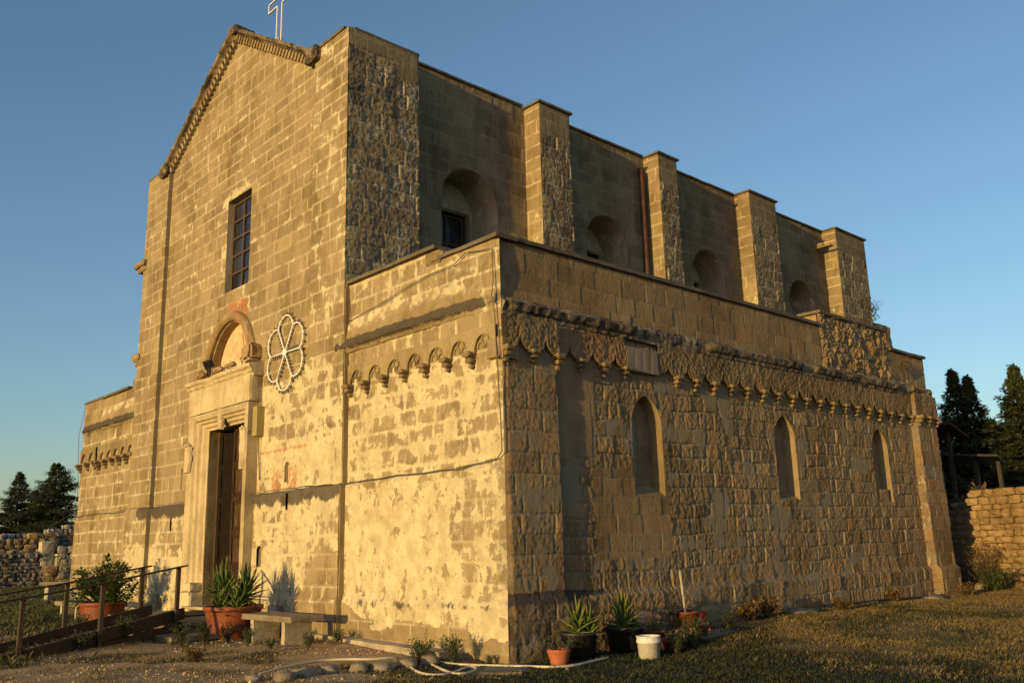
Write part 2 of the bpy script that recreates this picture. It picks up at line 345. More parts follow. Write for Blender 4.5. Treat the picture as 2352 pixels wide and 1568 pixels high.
# ------------------------------------------------------------------ masonry panels
def courses(z0, z1, hmin, hmax, rng):
    zs = [z0]
    while zs[-1] < z1: zs.append(zs[-1] + rng.uniform(hmin, hmax))
    return np.array(zs)
def masonry(U, Z, cz, wmin, wmax, seed, warp=.02, umax=40):
    rng = np.random.default_rng(seed)
    Zw = Z + (fbm2(U * .9, Z * .5, seed + 3, 2) - .5) * 2 * warp
    Uw = U + (fbm2(U * 2.2, Z * 2.2, seed + 9, 2) - .5) * warp
    ci = np.clip(np.searchsorted(cz, Zw) - 1, 0, len(cz) - 2)
    D = np.zeros_like(U); Rn = np.zeros_like(U); R2 = np.zeros_like(U); TL = np.zeros_like(U)
    for c in range(len(cz) - 1):
        m = ci == c; us = [-2 + rng.uniform(0, wmax)]
        while us[-1] < umax: us.append(us[-1] + rng.uniform(wmin, wmax))
        us = np.array(us); r = rng.random(len(us)); r2 = rng.random(len(us))
        if not m.any(): continue
        bi = np.clip(np.searchsorted(us, Uw[m]) - 1, 0, len(us) - 2)
        d = np.minimum(np.minimum(Uw[m] - us[bi], us[bi + 1] - Uw[m]), np.minimum(Zw[m] - cz[c], cz[c + 1] - Zw[m]))
        D[m] = d; Rn[m] = r[bi]; R2[m] = r2[bi]; r3 = np.random.default_rng(seed * 100 + c).random(len(us)) - .5
        TL[m] = (Uw[m] - (us[bi] + us[bi + 1]) / 2) * r3[bi] * 2 + (Zw[m] - (cz[c] + cz[c + 1]) / 2) * (r2[bi] - .5) * .8
    masonry.tilt = TL
    return D, Rn, R2

def sd_rect(x0, x1, z0, z1):
    def f(U, Z): 
        dx = np.maximum(x0 - U, U - x1); dz = np.maximum(z0 - Z, Z - z1)
        return np.where((dx > 0) & (dz > 0), np.hypot(dx, dz), np.maximum(dx, dz))
    return f
def sd_arch(xc, hw, z0, zs, pointed=0.0):
    """round (pointed=0) or pointed arch opening: half width hw, floor z0, springing zs"""
    R = hw * (1 + pointed)
    def f(U, Z):
        a = np.abs(U - xc); q = np.hypot(a + (R - hw), Z - zs) - R
        low = np.maximum(a - hw, z0 - Z)
        return np.where(Z > zs, q, low)
    return f
def arch_pts(xc, hw, z0, zs, pointed=0.0, n=14):
    R = hw * (1 + pointed); top = math.acos((R - hw) / R)
    right = [(xc + hw, z0)] + [(xc - (R - hw) + R * math.cos(top * i / n), zs + R * math.sin(top * i / n)) for i in range(n + 1)]
    left = [(2 * xc - x, z) for x, z in right[::-1]][1:]
    return right + left

def axis(a, b, res, extra=()):
    n = int(math.ceil((b - a) / res)); u = np.linspace(a, b, n + 1); ex = np.array([e for e in extra if a < e < b])
    if len(ex):
        keep = np.min(np.abs(u[:, None] - ex[None, :]), axis=1) > res * .35; keep[0] = keep[-1] = True
        u = np.unique(np.concatenate([u[keep], ex]))
    return u

def panel(name, O, Ud, Nd, us, zs, fh, mat, parent, sdfs=(), top=None, corner=(), smooth=True):
    """sheet of masonry. fh(U,Z)->(height, attrs); corner: list of (u_edge, Nb, hc(Z))"""
    U, Z = np.meshgrid(us, zs, indexing='ij')
    if top is not None: Z = np.minimum(Z, top(U))
    res = np.median(np.diff(us)); taper = np.ones_like(U); kill = np.zeros((len(us) - 1, len(zs) - 1), bool)
    for sd in sdfs:
        for _ in range(2):
            s0 = sd(U, Z); e = 1e-3
            gx = (sd(U + e, Z) - sd(U - e, Z)) / (2 * e); gzz = (sd(U, Z + e) - sd(U, Z - e)) / (2 * e)
            m = (np.abs(s0) < res * .62)
            U = np.where(m, U - s0 * gx, U); Z = np.where(m, Z - s0 * gzz, Z)
        s0 = sd(U, Z); taper = np.minimum(taper, np.clip(s0 / .05, 0, 1))
        sc = (s0[:-1, :-1] + s0[1:, :-1] + s0[:-1, 1:] + s0[1:, 1:]) / 4
        kill |= sc < -1e-4
    h, attrs = fh(U, Z); h = h[0] + h[1] * taper        # base relief, rough relief
    lat = np.zeros(U.shape + (3,))
    for ue, Nb, hc in corner:
        t = np.clip(1 - np.abs(U - ue) / .10, 0, 1); hcz = hc(Z)
        h = h * (1 - t) + hcz * t
        lat += (np.clip(1 - np.abs(U - ue) / .30, 0, 1) * hcz)[..., None] * np.array(Nb)
    P = np.array(O) + U[..., None] * np.array(Ud) + Z[..., None] * np.array((0, 0, 1.)) + h[..., None] * np.array(Nd) + lat
    a, b = U.shape; idx = np.arange(a * b).reshape(a, b)
    F = np.stack([idx[:-1, :-1], idx[1:, :-1], idx[1:, 1:], idx[:-1, 1:]], -1)
    Zt = Z; kill |= (np.maximum(Zt[:-1, 1:], Zt[1:, 1:]) - np.minimum(Zt[:-1, :-1], Zt[1:, :-1])) < 1e-4
    F = F[~kill]
    if np.dot(np.cross(Ud, (0, 0, 1)), Nd) < 0: F = F[:, ::-1]
    used = np.unique(F); remap = np.full(a * b, -1); remap[used] = np.arange(len(used))
    me = npmesh(name, P.reshape(-1, 3)[used], remap[F], {k: np.broadcast_to(v, U.shape).reshape(-1)[used] for k, v in attrs.items()})
    return link(name, me, parent, mat, smooth)

def reveal(name, O, Ud, Nd, pts, depth, mat, parent, splay=0.0, back=None, backmat=None, sub=6, amp=.008, seed=1, closed=True, scale_to=None):
    """jambs, sill and back of an opening; pts outline (u,z) counter-clockwise from lower right"""
    O = np.array(O, float); Ud = np.array(Ud, float); Nd = np.array(Nd, float); pts = np.array(pts, float)
    q = [];
    m = len(pts)
    for i in range(m if closed else m - 1):
        a = pts[i]; b = pts[(i + 1) % m]; n = max(1, int(np.linalg.norm(b - a) / .08))
        q += [a + (b - a) * t / n for t in range(n)]
    if closed: q.append(q[0])
    else: q.append(pts[-1])
    q = np.array(q); cen = (pts.min(0) + pts.max(0)) / 2; G = np.zeros((len(q), sub + 1, 3))
    for j in range(sub + 1):
        t = j / sub; w = q + (cen - q) * np.array([splay, splay * .25]) * t
        P = O + w[:, :1] * Ud + w[:, 1:] * np.array((0, 0, 1.)) - Nd * depth * t
        if 0 < j < sub: P = P + np.stack([fbm3(P * 7 + 9 * i, seed + i, 3) - .5 for i in range(3)], 1) * 2 * amp
        G[:, j] = P
    mb = MB(); mb.grid(G); o = mb.build(name, mat, parent, True)
    return o

def moulding(name, A, B, Nd, prof, mat, parent, res=.05, amp=.012, seed=0, erode=.25, ends=True, fade=0.0):
    """prof: list of (out, z) ; swept from A to B"""
    A = np.array(A, float); B = np.array(B, float); Nd = np.array(Nd, float); L = np.linalg.norm(B - A); n = max(2, int(L / res))
    t = np.linspace(0, 1, n + 1); base = A + (B - A) * t[:, None]
    pr = []
    for (o0, z0), (o1, z1) in zip(prof[:-1], prof[1:]):
        kx = max(1, int(math.hypot(o1 - o0, z1 - z0) / .05)); pr += [(o0 + (o1 - o0) * i / kx, z0 + (z1 - z0) * i / kx) for i in range(kx)]
    pr.append(prof[-1]); pr = np.array(pr)
    P = base[:, None, :] + pr[None, :, :1] * Nd + pr[None, :, 1:] * np.array((0, 0, 1.))
    q = P.reshape(-1, 3); er = 1 - erode * sstep(.5, .75, fbm3(q * 1.6, seed, 3))
    out = np.tile(pr[:, 0], n + 1)
    if fade: er = er * np.repeat(sstep(0, fade, (1 - t) * L) * .9 + .1, len(pr))
    q = q + Nd * (out * (er - 1))[:, None] + np.stack([fbm3(q * 8 + 5 * i, seed + i, 3) - .5 for i in range(3)], 1) * 2 * amp * np.clip(out / .03, 0, 1)[:, None]
    mb = MB(); mb.grid(q.reshape(n + 1, len(pr), 3)[:, ::-1] if np.dot(np.cross(B - A, (0, 0, 1)), Nd) < 0 else q.reshape(n + 1, len(pr), 3))
    if ends:
        m = len(pr); G = q.reshape(n + 1, m, 3)
        mb._add(G[0], [tuple(range(m))]); mb._add(G[-1], [tuple(range(m))[::-1]])
    o = mb.build(name, mat, parent, False)
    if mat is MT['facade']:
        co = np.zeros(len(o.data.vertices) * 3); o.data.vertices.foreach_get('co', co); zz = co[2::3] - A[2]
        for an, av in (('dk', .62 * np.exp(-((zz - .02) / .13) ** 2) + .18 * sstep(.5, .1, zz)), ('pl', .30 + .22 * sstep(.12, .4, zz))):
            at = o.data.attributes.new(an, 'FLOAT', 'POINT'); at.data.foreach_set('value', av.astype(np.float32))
    return o

def fr(U, Z, seed, su=9, sz=4.5, o=4): return fbm2(U * su, Z * sz, seed, o, .55) - .5

X, Y, ZV = np.array((1., 0, 0)), np.array((0, 1., 0)), np.array((0, 0, 1.))
XR, XL, XLL, YE, YN = -4.5, -15.4, -19.85, 15.95, 22.6

# ================================================================== THE CHURCH
church = thing("church", (0, 0, 0), "weathered tuff stone church with gabled facade, buttressed nave and lower side aisles", "church")

def hc_corner(Z):   # worn vertical arris shared by the aisle front and the aisle side
    pl = .09 * sstep(.95, .82, Z)
    return pl - .012 - .05 * fbm2(Z * 2.1, Z * 0 + 3, 5, 3) * sstep(-.1, .3, Z)

# ---- aisle front (right of the facade), x -4.5..0
rgA = np.random.default_rng(4)
czA = courses(-.2, 7.2, .29, .36, rgA)
def f_aisle_front(U, Z):
    D, R1, R2 = masonry(U + 20, Z, czA, .45, .85, 11, .012)
    Z0, U0 = Z, U; Z = Z0 + .45 * (fbm2(U0 * 1.6, Z0 * 1.6, 901, 4) - .5) * 2; U = U0 + .4 * (fbm2(U0 * 1.5, Z0 * 1.5, 905, 4) - .5) * 2
    base = .05 * sstep(.95, .80, Z0) + .045 * sstep(2.98, 2.9, Z0)
    rough = -.010 * np.exp(-(D / .012) ** 2) + .012 * fr(U0, Z0, 3, 6, 5)
    pl = np.select([Z < .42 + .05 * (-U), Z < .85, Z < 2.9, Z < 4.75, Z < 5.5], [.36, .60, .605, .53, .44], .45)
    pl = pl + .08 * sstep(-3.2, -1.2, U) * (Z < 2.6) * 0 - .09 * sstep(-1.4, -1.0, U) * (Z > .9) * (Z < 2.9)
    Z = Z * .25 + Z0 * .75
    dk = .50 * np.exp(-((Z - .80) / .17) ** 2) + .5 * np.exp(-((Z - 2.9) / .05) ** 2) * sstep(-2.5, -4, U) + .45 * sstep(5.2, 5.5, Z) * sstep(6.2, 5.7, Z) + .12 * (Z > 5.6)
    lo_ = (Z < 2.95) * .65; pl = pl + .11 * np.exp(-(D / .032) ** 2) * (1 - lo_) + .085 * (R2 - .5) * (1 - lo_) - .03
    return (base, rough), dict(joint=np.exp(-(D / .015) ** 2) * .8, rnd=R1, pl=pl, dk=dk)
def top_aisle(U): return np.where(U < -1.62, 6.86, 6.64)
panel("aisle_front_wall", (0, 0, 0), X, -Y, axis(-4.52, 0, .025), axis(-.3, 6.9, .025, (2.9, 2.98, .8, .95)), f_aisle_front, MT['facade'], church, top=top_aisle,
      corner=[(0.0, X, hc_corner)])
# ---- aisle side wall, y 0..15.95
rgB = np.random.default_rng(8)
czB = courses(-.4, 7.4, .25, .37, rgB)
czB2 = courses(-.4, 7.4, .30, .36, rgB)
W3 = [(3.645, .43), (8.38, .42), (12.83, .425)]
def f_aisle_side(U, Z):
    D, R1, R2 = masonry(U, Z, czB, .22, .62, 21, .06); T1 = masonry.tilt
    D2, Q1, Q2 = masonry(U, Z, czB2, .5, .95, 22, .01); T2 = masonry.tilt
    p1 = U < 1.241; p2 = U > 14.789
    patch = ((U > 2.1) & (U < 4.2) & (Z > 1.42) & (Z < 3.0)) | (Z > 5.62) & (U < 10.4) | (Z > 6.0) & (U > 13.8) | ((U > 1.24) & (U < 2.25) & (Z > 3.1))
    smooth = patch | p1 & (Z > 5.0)
    ash = patch | p1 | p2
    d = np.where(ash, D2, D); r1 = np.where(ash, Q1, R1); r2 = np.where(ash, Q2, R2)
    base = np.where(p1, 0.0, np.where(p2, .085, -.10)) + .09 * sstep(.97, .83, Z) + np.where(p2, .05 * sstep(5, 0, Z), 0)
    base = np.where(Z > 5.62, np.where(U > 10.4, -.06, -.09), base)
    rub = (U > 10.36) & (Z > 5.62) & (U < 13.8)
    amp = np.where(smooth, .010, np.where(p1 | p2, .024, .042))
    amp = np.where(rub, .13, amp)
    mid = fr(U, Z, 44, 10, 5, 3); lump = fr(U, Z, 47, 3.6, 3.4, 3)
    ero = np.clip(1.25 - 2.2 * np.abs(fbm2(U * 8, Z * 3.2, 49, 3) - .5) * 2, 0, 1)            # sharp eroded ridges
    jd = np.where(smooth, .010, np.where(p1 | p2, .018, .026))
    jw = np.where(smooth, .010, .013) * (.6 + 1.1 * fbm2(U * 3, Z * 3, 55, 2))
    bul = np.clip(d / .025, 0, 1) ** .6
    flush = sstep(.60, .68, fbm2(U * 1.9, Z * 2.4, 58, 4)) * (1 - smooth)                     # mortar smeared flush over the stones
    iso = fr(U, Z, 40, 22, 20, 2); rid = fr(U, Z, 42, 17, 7, 2)
    tilt = np.where(ash, T2 * np.where(smooth, .02, .035), T1 * .065)
    rough = (amp * (.62 * iso + .22 * rid + .16 * mid + .10 * lump + .06 * (ero - .5)) * (.4 + .6 * bul) + tilt + np.where(smooth, 0, 1) * (r1 - .5) * np.where(p1 | p2, .004, .012)) * (1 - .75 * flush) - jd * np.exp(-(d / jw) ** 2) * (1 - .8 * flush)
    rough = rough + np.where(rub, .05 * (fbm2(U * 5, Z * 6, 77, 2) - .5) * 2, 0)
    # dark crusts, and the corner pilaster's cast shadow put into the colour
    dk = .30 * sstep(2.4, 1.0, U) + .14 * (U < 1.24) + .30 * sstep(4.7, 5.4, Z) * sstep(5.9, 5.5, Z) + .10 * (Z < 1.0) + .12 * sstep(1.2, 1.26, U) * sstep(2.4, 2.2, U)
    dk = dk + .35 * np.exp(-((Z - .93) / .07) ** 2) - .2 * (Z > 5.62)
    pl = np.where(Z < 1.0, .32, .14) + .12 * (U < 1.24) * (Z < 1)
    return (base, rough), dict(joint=np.maximum(np.exp(-(d / np.where(smooth, .014, .024)) ** 2) * np.where(p1 | smooth, .8, .85), .8 * flush), rnd=r1, pl=np.where(np.abs(U - 14.789) < .004, .42, pl), dk=np.where(np.abs(U - 14.789) < .004, -.3, dk))  # far pilaster's front strip coloured paler to look sunlit
def top_side(U): return np.where(U < 10.34, 6.66, np.where(U < 13.78, 6.98, 6.5))
sdW = [sd_arch(yc, hw, 2.53, 3.80, .36) for yc, hw in W3]
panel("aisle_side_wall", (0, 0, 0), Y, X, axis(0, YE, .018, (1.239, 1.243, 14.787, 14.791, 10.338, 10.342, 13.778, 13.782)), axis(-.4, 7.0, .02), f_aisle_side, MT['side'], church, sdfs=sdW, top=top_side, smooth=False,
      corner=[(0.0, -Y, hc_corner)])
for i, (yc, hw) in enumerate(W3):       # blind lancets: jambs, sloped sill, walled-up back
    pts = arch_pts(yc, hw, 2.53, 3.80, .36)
    nich = reveal("lancet_window", (-.1, 0, 0), Y, X, pts, .26, MT['facade'], church, splay=.14, seed=50 + i, amp=.008)  # facade stone chosen to put the jambs' sunlit gold into their colour
    def f_back(U, Z):
        D, R1, R2 = masonry(U, Z, czB2, .4, .7, 60 + i, .02)
        return (0, .02 * fr(U, Z, 70 + i, 5, 4) - .012 * np.exp(-(D / .015) ** 2)), dict(joint=np.exp(-(D / .02) ** 2), rnd=R1, pl=.18, dk=.05)
    panel("infill", (-.355, 0, 0), Y, X, axis(yc - hw, yc + hw, .04), axis(2.5, 4.4, .04), f_back, MT['side'], nich)
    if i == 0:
        mb = MB(); mb.box(-.348, -.335, yc - hw + .02, yc - .08, 2.74, 3.95); mb.build("dark_pane", MT['glass'], nich)  # dark sheet added for the unlit depth on this side of the recess
    mb = MB(); mb.grid(np.array([[(-.11, yc - hw, 2.532), (-.11, yc + hw, 2.532)], [(-.355, yc - hw, 2.72), (-.355, yc + hw, 2.72)]]))
    mb.build("sill", MT['side'], nich)
mb = MB(); mb.rbox(-.34, -.12, 12.58, 13.1, 2.535, 2.86, .06, .015, 5); mb.build("fallen_block", MT['side'], church)
# end wall of the aisle, its return to the nave, and the roof slab
mb = MB(); mb.rbox(-4.8, .10, YE - .25, YE - .012, -.4, 5.45, .25, .01, 9); mb.box(-4.8, -.12, YE - .25, YE - .012, 5.43, 6.47); mb.build("aisle_end_wall", MT['side'], church)
mb = MB(); mb.box(-5.2, -.15, .1, YE - .3, 6.1, 6.2); mb.build("aisle_roof", MT['roof'], church)
# back sides of the parapets
mb = MB(); mb.box(-4.4, -.5, .16, .40, 6.15, 6.60); mb.box(-.44, -.16, .40, YE - .26, 6.15, 6.46); mb.rbox(-.55, -.14, 10.36, 13.76, 6.47, 6.97, .12, .012, 3); mb.build("parapet", MT['side'], church)
# copings
def coping(x0, x1, y0, y1, z, seed, t=.07, parent=church):
    mb = MB(); mb.rbox(x0, x1, y0, y1, z, z + t, .10, .008, seed, 4, .4); return mb.build("coping", MT['coping'], parent)
coping(-4.46, -1.60, -.10, .42, 6.86, 1); coping(-1.58, .02, -.07, .42, 6.645, 2)
coping(-.52, -.015, .43, 10.32, 6.665, 3); coping(-.62, .0, 10.30, 13.84, 6.985, 4); coping(-.5, .03, 13.86, 15.98, 6.505, 5)
mb = MB(); mb.rbox(-2.0, -1.5, -.05, .2, 6.60, 6.85, .06, .025, 12); mb.build("broken_block", MT['facade'], church)

# ---- cornice and arched frieze of the aisle
prof = [(0, -.17), (.03, -.16), (.05, -.10), (.10, -.07), (.13, -.02), (.15, .03), (.11, .06), (.03, .11), (0, .14)]
moulding("cornice", (-.02, .02, 5.52), (-.02, 15.96, 5.52), X, [(o * 1.0, z) for o, z in prof], MT['cornice'], church, .04, .022, 3, .75)
prof2 = [(0, -.16), (.05, -.14), (.09, -.09), (.15, -.05), (.165, .0), (.13, .06), (.09, .20), (.05, .40), (.02, .55)]
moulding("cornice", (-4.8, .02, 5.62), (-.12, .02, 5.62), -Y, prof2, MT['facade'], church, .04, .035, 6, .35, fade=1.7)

def frieze(name, O, Ud, Nd, u0, u1, pitch, zspring, ztop, th, mat, parent, cusp, seed, gaps=()):
    """hanging arcade: strip with arches cut from its lower edge, plus its soffits"""
    O = np.array(O, float); n = max(1, int(round((u1 - u0) / pitch))); p = (u1 - u0) / n; r = p * .36
    us = []; 
    for i in range(n):
        a = u0 + i * p; c = a + p / 2
        us += [a, a + (p / 2 - r) * .5] + [c - r * math.cos(t) for t in np.linspace(0.001, math.pi - .001, 25)] + [a + p - (p / 2 - r) * .5]
    us.append(u1); us = np.array(us)
    def low(u):
        kx = np.clip(((u - u0) / p).astype(int), 0, n - 1); c = u0 + (kx + .5) * p; d = np.abs(u - c)
        z = np.where(d < r * .999, zspring + np.sqrt(np.maximum(r * r - d * d, 0)) * (1.15 if cusp < 1 else 1.0), zspring - .02)
        if cusp:
            sq = np.clip(1 - d / (p * .5), 0, 1); z = zspring + .05 + .23 * (1 - np.sqrt(np.maximum(1 - sq ** 2, 0))) * 1.0
        return z
    lo = low(us); NR = 26 if cusp else 9; rows = np.linspace(0, 1, NR); G = np.zeros((len(us), NR, 3))
    for j, t in enumerate(rows):
        z = lo + (ztop - lo) * t
        P = O + us[:, None] * np.array(Ud) + z[:, None] * ZV + th * np.array(Nd)
        P = P + np.array(Nd) * ((fbm2(us * 7, z * 6, seed, 3) - .5) * (.022 if cusp else .02) + (fbm2(us * 22, z * 20, seed + 5, 2) - .5) * (.030 if cusp else .0))[:, None]
        G[:, j] = P
    mb = MB(); fl = np.dot(np.cross(Ud, ZV), Nd) > 0
    mb.grid(G[:, ::-1] if fl else G)
    S2 = np.stack([G[:, 0], G[:, 0] - np.array(Nd) * (th + .04)], 1); mb.grid(S2 if fl else S2[:, ::-1])
    o = mb.build(name, mat, parent, False)
    for e in (0, -1):
        pass
    return [u0 + i * p for i in range(n + 1)], p

def corbel_mesh(seed, w=.17, h=.22, d=.17):
    mb = MB(); mb.rbox(-w / 2, w / 2, -d, 0, -h * .35, 0, .05, .012, seed); mb.rbox(-w * .40, w * .40, -d * .78, 0, -h * .68, -h * .35, .05, .012, seed + 1); mb.rbox(-w * .26, w * .26, -d * .5, 0, -h, -h * .68, .05, .012, seed + 2)
    return mb
corb = [corbel_mesh(s).build("corbel", MT['trim'], church) for s in (3, 13, 23)]
_used = [False] * 3; _rc = random.Random(5)
def put_corbel(loc, rz, sc=1.0):
    i = _rc.randrange(3)
    if not _used[i]: o = corb[i]; _used[i] = True
    else: o = corb[i].copy(); COL.objects.link(o); o.parent = church
    o.location = loc; o.rotation_euler = (_rc.uniform(-.05, .05), 0, rz); o.scale = (sc, sc, sc * _rc.uniform(.85, 1.15))
# side: bays between breaks (a plain repair block replaces one arch around y 3.1-4.0)
for (a, b, nx) in ((.06, 1.22, 0.0), (1.30, 3.05, -.1), (4.0, 14.72, -.1), (14.85, 15.9, .09)):
    es, p = frieze("arched_frieze", (nx, 0, 0), Y, X, a, b, .60, 4.74, 5.38, .085, MT['frieze'], church, 1, int(a * 10) + 3)
    for e in es:
        if _rc.random() < .94: put_corbel((nx - .02, e, 4.83), math.pi / 2, 1.15)
mb = MB()
for i in range(4): mb.rbox(-.12, .0, 3.07 + i * .228, 3.07 + (i + 1) * .228 - .006, 4.76, 5.22, .08, .004, i, 5, .8)
mb.build("repair_block", MT['slab'], church)
es, p = frieze("arched_frieze", (0, 0, 0), X, -Y, -4.42, -.08, .62, 4.82, 5.20, .055, MT['facade'], church, 0, 31)
for e in es[:-1]: put_corbel((e if e > -4.4 else e + .06, .0, 4.83), 0, 1.15)
for i in range(7):   # small trefoil tracery inside each arch
    c = -4.42 + (i + .5) * p; mb = MB()
    for dx, dz, rr in ((-.10, .03, .075), (.10, .03, .075), (0, .13, .08)):
        mb.tube([(c + dx + rr * math.cos(t), -.016, 4.86 + dz + rr * math.sin(t)) for t in np.linspace(-.4, math.pi + .4, 9)], .016, 6)
    mb.build("tracery", MT['facade'], church)
mb = MB(); mb.rbox(-.30, .035, -.075, .02, 4.62, 4.98, .06, .015, 44); mb.rbox(-.0, .06, -.05, .34, 4.60, 4.98, .06, .015, 45); mb.build("corner_capital", MT['trim'], church)

# ---- nave facade
SL_L, SL_R, APX, APZ = (-13.95, 12.30), (-5.92, 12.35), -9.9, 14.82
def top_fac(U):
    g = np.where(U < APX, SL_L[1] + (APZ - SL_L[1]) * (U - SL_L[0]) / (APX - SL_L[0]), SL_R[1] + (APZ - SL_R[1]) * (SL_R[0] - U) / (SL_R[0] - APX))
    sh = 12.58
    return np.where((U < -14.02) | (U > -5.84), sh, np.maximum(g, 12.28))
rgC = np.random.default_rng(15); czC = courses(-.2, 16, .25, .38, rgC)
def f_facade(U, Z):
    D, R1, R2 = masonry(U + 20, Z, czC, .34, .95, 35, .016)
    pil = (U < -13.85) | (U > -5.86)
    base = np.where(pil, np.where(U < -13, .14, .11), .035) + .055 * sstep(2.98, 2.88, Z) * ((U < -11.2) | (U > -8.1)) + .05 * sstep(.9, .8, Z)
    rough = -.007 * np.exp(-(D / .012) ** 2) + .010 * fr(U, Z, 13, 5, 5)
    # broken outer left edge above the aisle
    Z0, U0 = Z, U; Z = Z0 + .55 * (fbm2(U0 * 1.3, Z0 * 1.3, 911, 4) - .5) * 2; U = U0 + .5 * (fbm2(U0 * 1.3, Z0 * 1.3, 915, 4) - .5) * 2
    pl = .415 + .05 * (U0 > -5.86) * (Z > 6) + .05 * np.exp(-((U + 10.3) / .6) ** 2) * (Z > 7.5) * (Z < 10.7)
    pl = np.where((Z < 5.3) & (U > -8.2), .53, pl); pl = np.where((Z < 4.0) & (U > -8.2), .60, pl); pl = np.where((Z < 2.8) & (U > -8.2), .57, pl); pl = np.where((Z < 1.9) & (U > -5.9), .40, pl)
    pl = np.where((Z < 2.9) & (U < -11), .46, pl); pl = np.where((Z < 1.9) & (U < -11), .60, pl)
    pl = np.where((Z > 2.9) & (Z < 6) & (U < -11), .42, pl)
    pl = pl + .14 * np.exp(-((U + 9.1) / .35) ** 2) * ((Z > 7.3) & (Z < 7.9)) + .16 * (Z > 10.35) * (Z < 10.62) * (U > -10.5) * (U < -8.7)
    Z = Z0; U = U0
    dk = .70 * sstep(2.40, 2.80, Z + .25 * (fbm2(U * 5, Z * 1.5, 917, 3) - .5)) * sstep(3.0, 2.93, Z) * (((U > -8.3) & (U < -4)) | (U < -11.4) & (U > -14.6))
    dk = dk + .42 * np.exp(-((Z - .85) / .1) ** 2) + .20 * sstep(9.5, 14, Z) + .30 * sstep(.5, 0, top_fac(U) - Z) + .22 * sstep(-15.2, -15.5, U) + .75 * (np.abs(U + 13.85) < .01)  # left pilaster's side face darkened in colour, for its shade and lichen
    pl = pl + .09 * np.exp(-(D / .030) ** 2) + .085 * (R2 - .5) - .056 + .03 * (Z < 5.3) * (U > -8.2)
    red = .9 * ((U > -9.9) & (U < -8.85) & (Z > 7.15) & (Z < 7.62)) + 1.0 * ((U > -7.35) & (U < -6.35) & (Z > 2.97) & (Z < 3.55)) * sstep(3.55, 3.1, Z) * ((U < -7.0) | (U > -6.75))
    red = red + .8 * ((np.abs(Z - 3.83) < .03) & (U > -8.1) & (U < -5.9)) + .6 * ((np.abs(Z - 1.92) < .025) & (U > -6.7) & (U < -5.9)) + .8 * ((np.abs(U + 5.93) < .025) & (Z > 3.0) & (Z < 3.83))
    return (base, rough), dict(joint=np.exp(-(D / .014) ** 2) * np.where((Z < 2.9) & (U > -8), .4, .75), rnd=R1, pl=pl, dk=dk, red=red)
DX0, DX1 = -10.57, -8.70
sdF = [sd_rect(DX0 - .12, DX1 + .12, -.5, 4.75), sd_rect(-10.13, -8.86, 7.95, 10.36), sd_arch(-9.62, 1.02, 5.9, 6.0, 0.12)]
for (nx, nz, hw, hh) in ((-6.75, 3.33, .10, .20), (-7.75, 1.62, .11, .2), (-6.62, 2.75, .045, .2), (-12.1, 3.6, .05, .3), (-12.5, 2.5, .05, .2)):
    sdF.append(sd_arch(nx, hw, nz - hh, nz + hh * .6))
usF = axis(XL, XR, .03, (-13.852, -13.848, -5.862, -5.858, -14.022, -14.018, -5.842, -5.838, DX0 - .12, DX1 + .12, -10.13, -8.86))
panel("facade_wall", (0, 0, 0), X, -Y, usF, axis(-.3, 14.9, .03, (7.95, 10.36, 4.75, 2.88, 2.98)), f_facade, MT['facade'], church, sdfs=sdF, top=top_fac)
for (nx, nz, hw, hh) in ((-6.75, 3.33, .10, .20), (-7.75, 1.62, .11, .2), (-6.62, 2.75, .045, .2), (-12.1, 3.6, .05, .3), (-12.5, 2.5, .05, .2)):
    mb = MB(); pts = np.array(arch_pts(nx, hw, nz - hh, nz + hh * .6, n=6)); pts = np.vstack([pts, pts[:1]])
    mb.grid(np.stack([np.c_[pts[:, 0], np.full(len(pts), -.035), pts[:, 1]], np.c_[pts[:, 0], np.full(len(pts), .05), pts[:, 1]]], 1))
    mb.box(nx - hw, nx + hw, .05, .08, nz - hh, nz + hh * 1.3); mb.build("wall_recess", MT['portal'], church)
# thickness of the screen: back and flanks (right flank is the first pier)
mb = MB()
for (x0, x1, zt) in ((XL + .03, -13.9, 12.56), (-5.9, XR - .02, 12.56)): mb.box(x0, x1, .05, .5, 6.0, zt)
mb._add([(-13.95, .08, 12.3), (-5.92, .08, 12.34), (APX, .08, APZ - .02), (-13.95, .5, 12.3), (-5.92, .5, 12.34), (APX, .5, APZ - .02)], [(3, 5, 4), (0, 2, 5, 3), (1, 4, 5, 2), (0, 1, 2)])
mb.build("gable_core", MT['facade'], church)
coping(XL - .04, -13.97, -.15, .55, 12.585, 21); coping(-5.86, XR - .13, -.15, .55, 12.585, 22)
